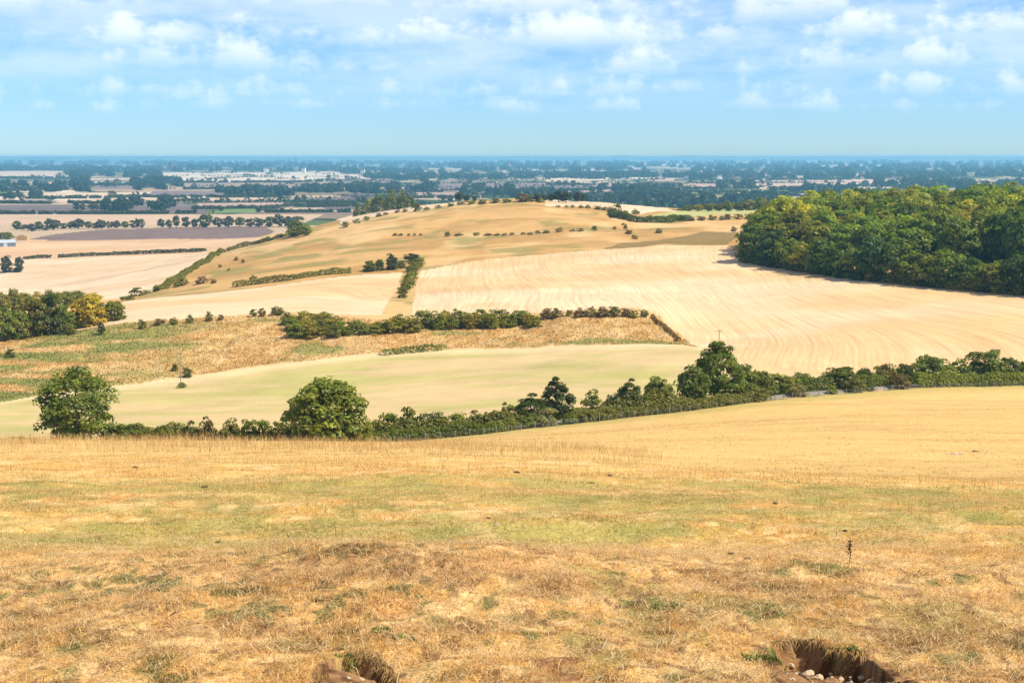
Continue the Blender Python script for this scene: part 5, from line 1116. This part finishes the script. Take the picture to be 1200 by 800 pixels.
for i, (px, py, s, lab) in enumerate([(256, 636, .10, 'dark dung pat on the turf at left, under the greenish band'), (857, 649, .07, 'left dung lump of the row right of centre'), (877, 655, .08, 'second dung lump of the row right of centre'), (887, 655.5, .06, 'third dung lump of the row right of centre'), (978, 643, .08, 'dung lump just left of the dead stalk'), (908, 590, .10, 'dark dung pat on the green band at right'), (990, 622, .08, 'small dung pat above the dead stalk'), (1143, 529, .45, 'dark turf clod beside the chalk scar at right'), (605, 554, .22, 'dark dung pat on the brow at centre'), (714, 558, .2, 'dark dung pat on the brow, left of two'), (693, 566, .16, 'dark dung pat on the brow, lower of two'), (572, 607, .09, 'dark dung pat in the middle of the turf'), (1122, 674, .06, 'dark dung lump on the turf at the lower right'), (158, 548, .22, 'dark dung pat near the left crest'), (240, 571, .16, 'dark dung pat below the left crest')]):
    stone(at(px, py), s * .72, lab, M_dark, 'dung_pat', 'dung', .35, seed=90 + i)
for i, (px, py, s, lab) in enumerate([(1112, 532, .35, 'left white chalk block on the bare scar at right'), (1119, 532.6, .45, 'middle white chalk block on the bare scar at right'), (1126, 532.4, .3, 'right white chalk block on the bare scar at right')]): stone(at(px, py), s, lab, M_chalk, 'chalk_block', 'stone', .4, seed=120 + i)
x, y, z = at(995, 660); ds = empty('dock_stalk', (x, y, z)); V, Q = tube([(0, 0, -.03), (.01, 0, .08), (.0, .01, .15), (.015, 0, .21)], [.004, .0035, .003, .002], 6); link('stem', np_mesh('stem', V, Q), M_dark, ds)
r = np.random.default_rng(3); c = np.stack([r.normal(0, .012, 90), r.normal(0, .012, 90), r.uniform(.08, .215, 90)], -1); V, Q = leaf_quads(c, sph(90, r), r.uniform(.006, .013, 90), r); so = link('seed_head', np_mesh('seed_head', V, Q, {'tone': np.ones((360, 3))}), M_leaf, ds); so.color = (.11, .05, .02, 1)
tag(ds, 'dead brown dock stalk standing in the turf at right of centre', 'plant')
# green tufts by the scrapes
for px, py, s, lab in ((893, 774, .09, 'green grass tuft at the left lip of the right-hand soil scrape'), (992, 764, .06, 'green tuft on the back lip of the right-hand soil scrape'), (405, 772, .05, 'small green tuft on the lip of the left soil scrape'), (780, 712, .08, 'fresh green tuft in the brown turf right of centre'), (475, 748, .06, 'bright green tuft in the brown turf right of the left scrape'), (448, 738, .05, 'small bright green tuft above the left scrape')):
    x, y, z = at(px, py); r = np.random.default_rng(int(px)); n = 130; a = r.uniform(0, 6.28, n); q_ = r.random(n) ** .5 * s
    bx, by = x + np.cos(a) * q_ * 1.5, y + np.sin(a) * q_
    V, T, t = blades(bx, by, s * r.uniform(.5, 1.1, n), .006 * r.uniform(.7, 1.3, n), np.array([(.12, .19, .04)]) * r.uniform(.6, 1.5, n)[:, None], .9, int(px))
    o = link('grass_tuft', np_mesh('grass_tuft', V - [x, y, z], T, {'tone': t}), M_blade); o.location = (x, y, z); tag(o, lab, 'grass tuft')
# ------------------------------------------------------------------ air, light, sky, camera
SUN_DIR = Vector((.60, -.14, .78)).normalized()      # towards the sun: from the right, a little beyond
EL = math.asin(SUN_DIR.z); AZ = math.atan2(SUN_DIR.x, SUN_DIR.y)
hz = bpy.data.meshes.new('haze'); x, y0, y1, z0, z1 = 56000, -60, 64000, PLAIN - 1.4, 9
hz.from_pydata([(-x, y0, z0), (x, y0, z0), (x, y1, z0), (-x, y1, z0), (-x, y0, z1), (x, y0, z1), (x, y1, z1), (-x, y1, z1)], [], [(3, 2, 1, 0), (4, 5, 6, 7), (0, 1, 5, 4), (1, 2, 6, 5), (2, 3, 7, 6), (3, 0, 4, 7)])
m = bpy.data.materials.new('haze_air'); m.use_nodes = True; nt = m.node_tree; nt.nodes.clear()
o_ = nt.nodes.new('ShaderNodeOutputMaterial'); v = nt.nodes.new('ShaderNodeVolumePrincipled')
v.inputs['Color'].default_value = (.30, .74, 1.0, 1); v.inputs['Density'].default_value = HAZE if 'HAZE' in globals() else 7e-5; v.inputs['Anisotropy'].default_value = .1
nt.links.new(v.outputs[0], o_.inputs['Volume'])
tag(link('haze', hz, m), kind='stuff')
sun = bpy.data.lights.new('sun', 'SUN'); sun.energy = 4.6; sun.angle = math.radians(.53); sun.color = (1.0, .91, .76)
so = bpy.data.objects.new('sun', sun); COL.objects.link(so); so.rotation_euler = SUN_DIR.to_track_quat('Z', 'Y').to_euler()
w = bpy.data.worlds.new('World'); scene.world = w; w.use_nodes = True; nt = w.node_tree; nt.nodes.clear()
def WN(t, **kw):
    n = nt.nodes.new(t)
    for k_, v in kw.items():
        if k_[0] == '_': setattr(n, k_[1:], v)
        else: n.inputs[k_].default_value = v
    return n
WL = nt.links.new
sky = WN('ShaderNodeTexSky', _sky_type='NISHITA', _sun_disc=False, _sun_elevation=EL, _sun_rotation=AZ, _altitude=160.0, _air_density=1.0, _dust_density=0.1, _ozone_density=4.0)
g = WN('ShaderNodeTexCoord'); sp = WN('ShaderNodeSeparateXYZ'); WL(g.outputs['Generated'], sp.inputs[0])
az = mathn(WN, WL, 'ARCTAN2', sp.outputs[0], sp.outputs[1]); el = mathn(WN, WL, 'ARCSINE', sp.outputs[2])
def wn(kx, ky, off, detail, rough=.55):
    c_ = WN('ShaderNodeCombineXYZ'); WL(mathn(WN, WL, 'MULTIPLY_ADD', az, kx, off), c_.inputs[0]); WL(mathn(WN, WL, 'MULTIPLY_ADD', el, ky, off * 1.7), c_.inputs[1])
    n_ = WN('ShaderNodeTexNoise', Scale=1.0, Detail=detail, Roughness=rough); WL(c_.outputs[0], n_.inputs['Vector']); return n_.outputs[0]
def sm(v, a_, b_):
    n_ = WN('ShaderNodeMapRange', _interpolation_type='SMOOTHSTEP'); n_.inputs[1].default_value = a_; n_.inputs[2].default_value = b_; WL(v, n_.inputs[0]); return n_.outputs[0]
det = wn(62., 95., 4.2, 6, .62); det2 = wn(24., 44., 9.1, 5, .6)
dd = mathn(WN, WL, 'ADD', mathn(WN, WL, 'MULTIPLY_ADD', det, .55, -.275), mathn(WN, WL, 'MULTIPLY_ADD', det2, .9, -.45))
cl = None
# rows of fair-weather cumulus: flat bases, billowing tops, larger overhead
for base_, size_, kx, off, lo in ((.036, .012, 26., 1.3, .49), (.046, .017, 20., 5.9, .46), (.061, .022, 15., 8.4, .43), (.080, .026, 11., 2.7, .42), (.101, .034, 8., 11.2, .40), (.135, .045, 6., 3.3, .42), (.19, .07, 4.5, 6.6, .45), (.30, .12, 3., 7.7, .45)):
    bw = mathn(WN, WL, 'MULTIPLY_ADD', wn(kx * .35, 0., off + 3, 2), size_ * 1.2, base_ - size_ * .6)
    h_ = mathn(WN, WL, 'DIVIDE', mathn(WN, WL, 'SUBTRACT', el, bw), size_)
    body = mathn(WN, WL, 'SUBTRACT', mathn(WN, WL, 'ADD', wn(kx, 0., off, 4), mathn(WN, WL, 'MULTIPLY', dd, .55)), mathn(WN, WL, 'MULTIPLY', mathn(WN, WL, 'ABSOLUTE', h_), .22))
    c_i = mathn(WN, WL, 'MULTIPLY', sm(body, lo - .13, lo + .15), sm(mathn(WN, WL, 'MULTIPLY_ADD', dd, .45, h_), -.6, .6))
    cl = c_i if cl is None else mathn(WN, WL, 'MAXIMUM', cl, c_i)
veil = mathn(WN, WL, 'MULTIPLY', sm(mathn(WN, WL, 'ADD', wn(6., 26., 21., 6), mathn(WN, WL, 'MULTIPLY', dd, .3)), .30, .66), sm(el, .025, .08))
cl = mathn(WN, WL, 'MAXIMUM', mathn(WN, WL, 'MULTIPLY', cl, mathn(WN, WL, 'MULTIPLY_ADD', sm(el, .03, .10), .42, .48)), mathn(WN, WL, 'MULTIPLY', veil, .46))
skyb = mixc(WN, WL, 1.0, sky.outputs[0], (.52, .785, 1.15), 'MULTIPLY')
cm = mixc(WN, WL, mathn(WN, WL, 'MULTIPLY', cl, .95), skyb, (7.7, 8.1, 8.5))
bg = WN('ShaderNodeBackground', Strength=.09); WL(cm, bg.inputs[0])
wo = WN('ShaderNodeOutputWorld'); WL(bg.outputs[0], wo.inputs[0])
cam = bpy.data.cameras.new('camera'); cam.sensor_width = 36; cam.lens = 36 * F / 1200; cam.clip_start = .1; cam.clip_end = 120000
co = bpy.data.objects.new('camera', cam); COL.objects.link(co); co.location = (0, 0, 0); co.rotation_euler = (math.pi / 2 - PITCH, 0, 0); scene.camera = co
scene.render.resolution_x, scene.render.resolution_y = 1024, 682
cy = scene.cycles if hasattr(scene, 'cycles') else None
scene.render.engine = 'CYCLES'; cy = scene.cycles
cy.max_bounces = 6; cy.diffuse_bounces = 3; cy.transmission_bounces = 3; cy.volume_bounces = 0; cy.transparent_max_bounces = 4
cy.use_denoising = True; cy.use_adaptive_sampling = True; cy.adaptive_threshold = .015
vs = scene.view_settings; vs.view_transform = 'Standard'; vs.look = 'None'; vs.gamma = 1; vs.exposure = .68; vs.use_curve_mapping = False
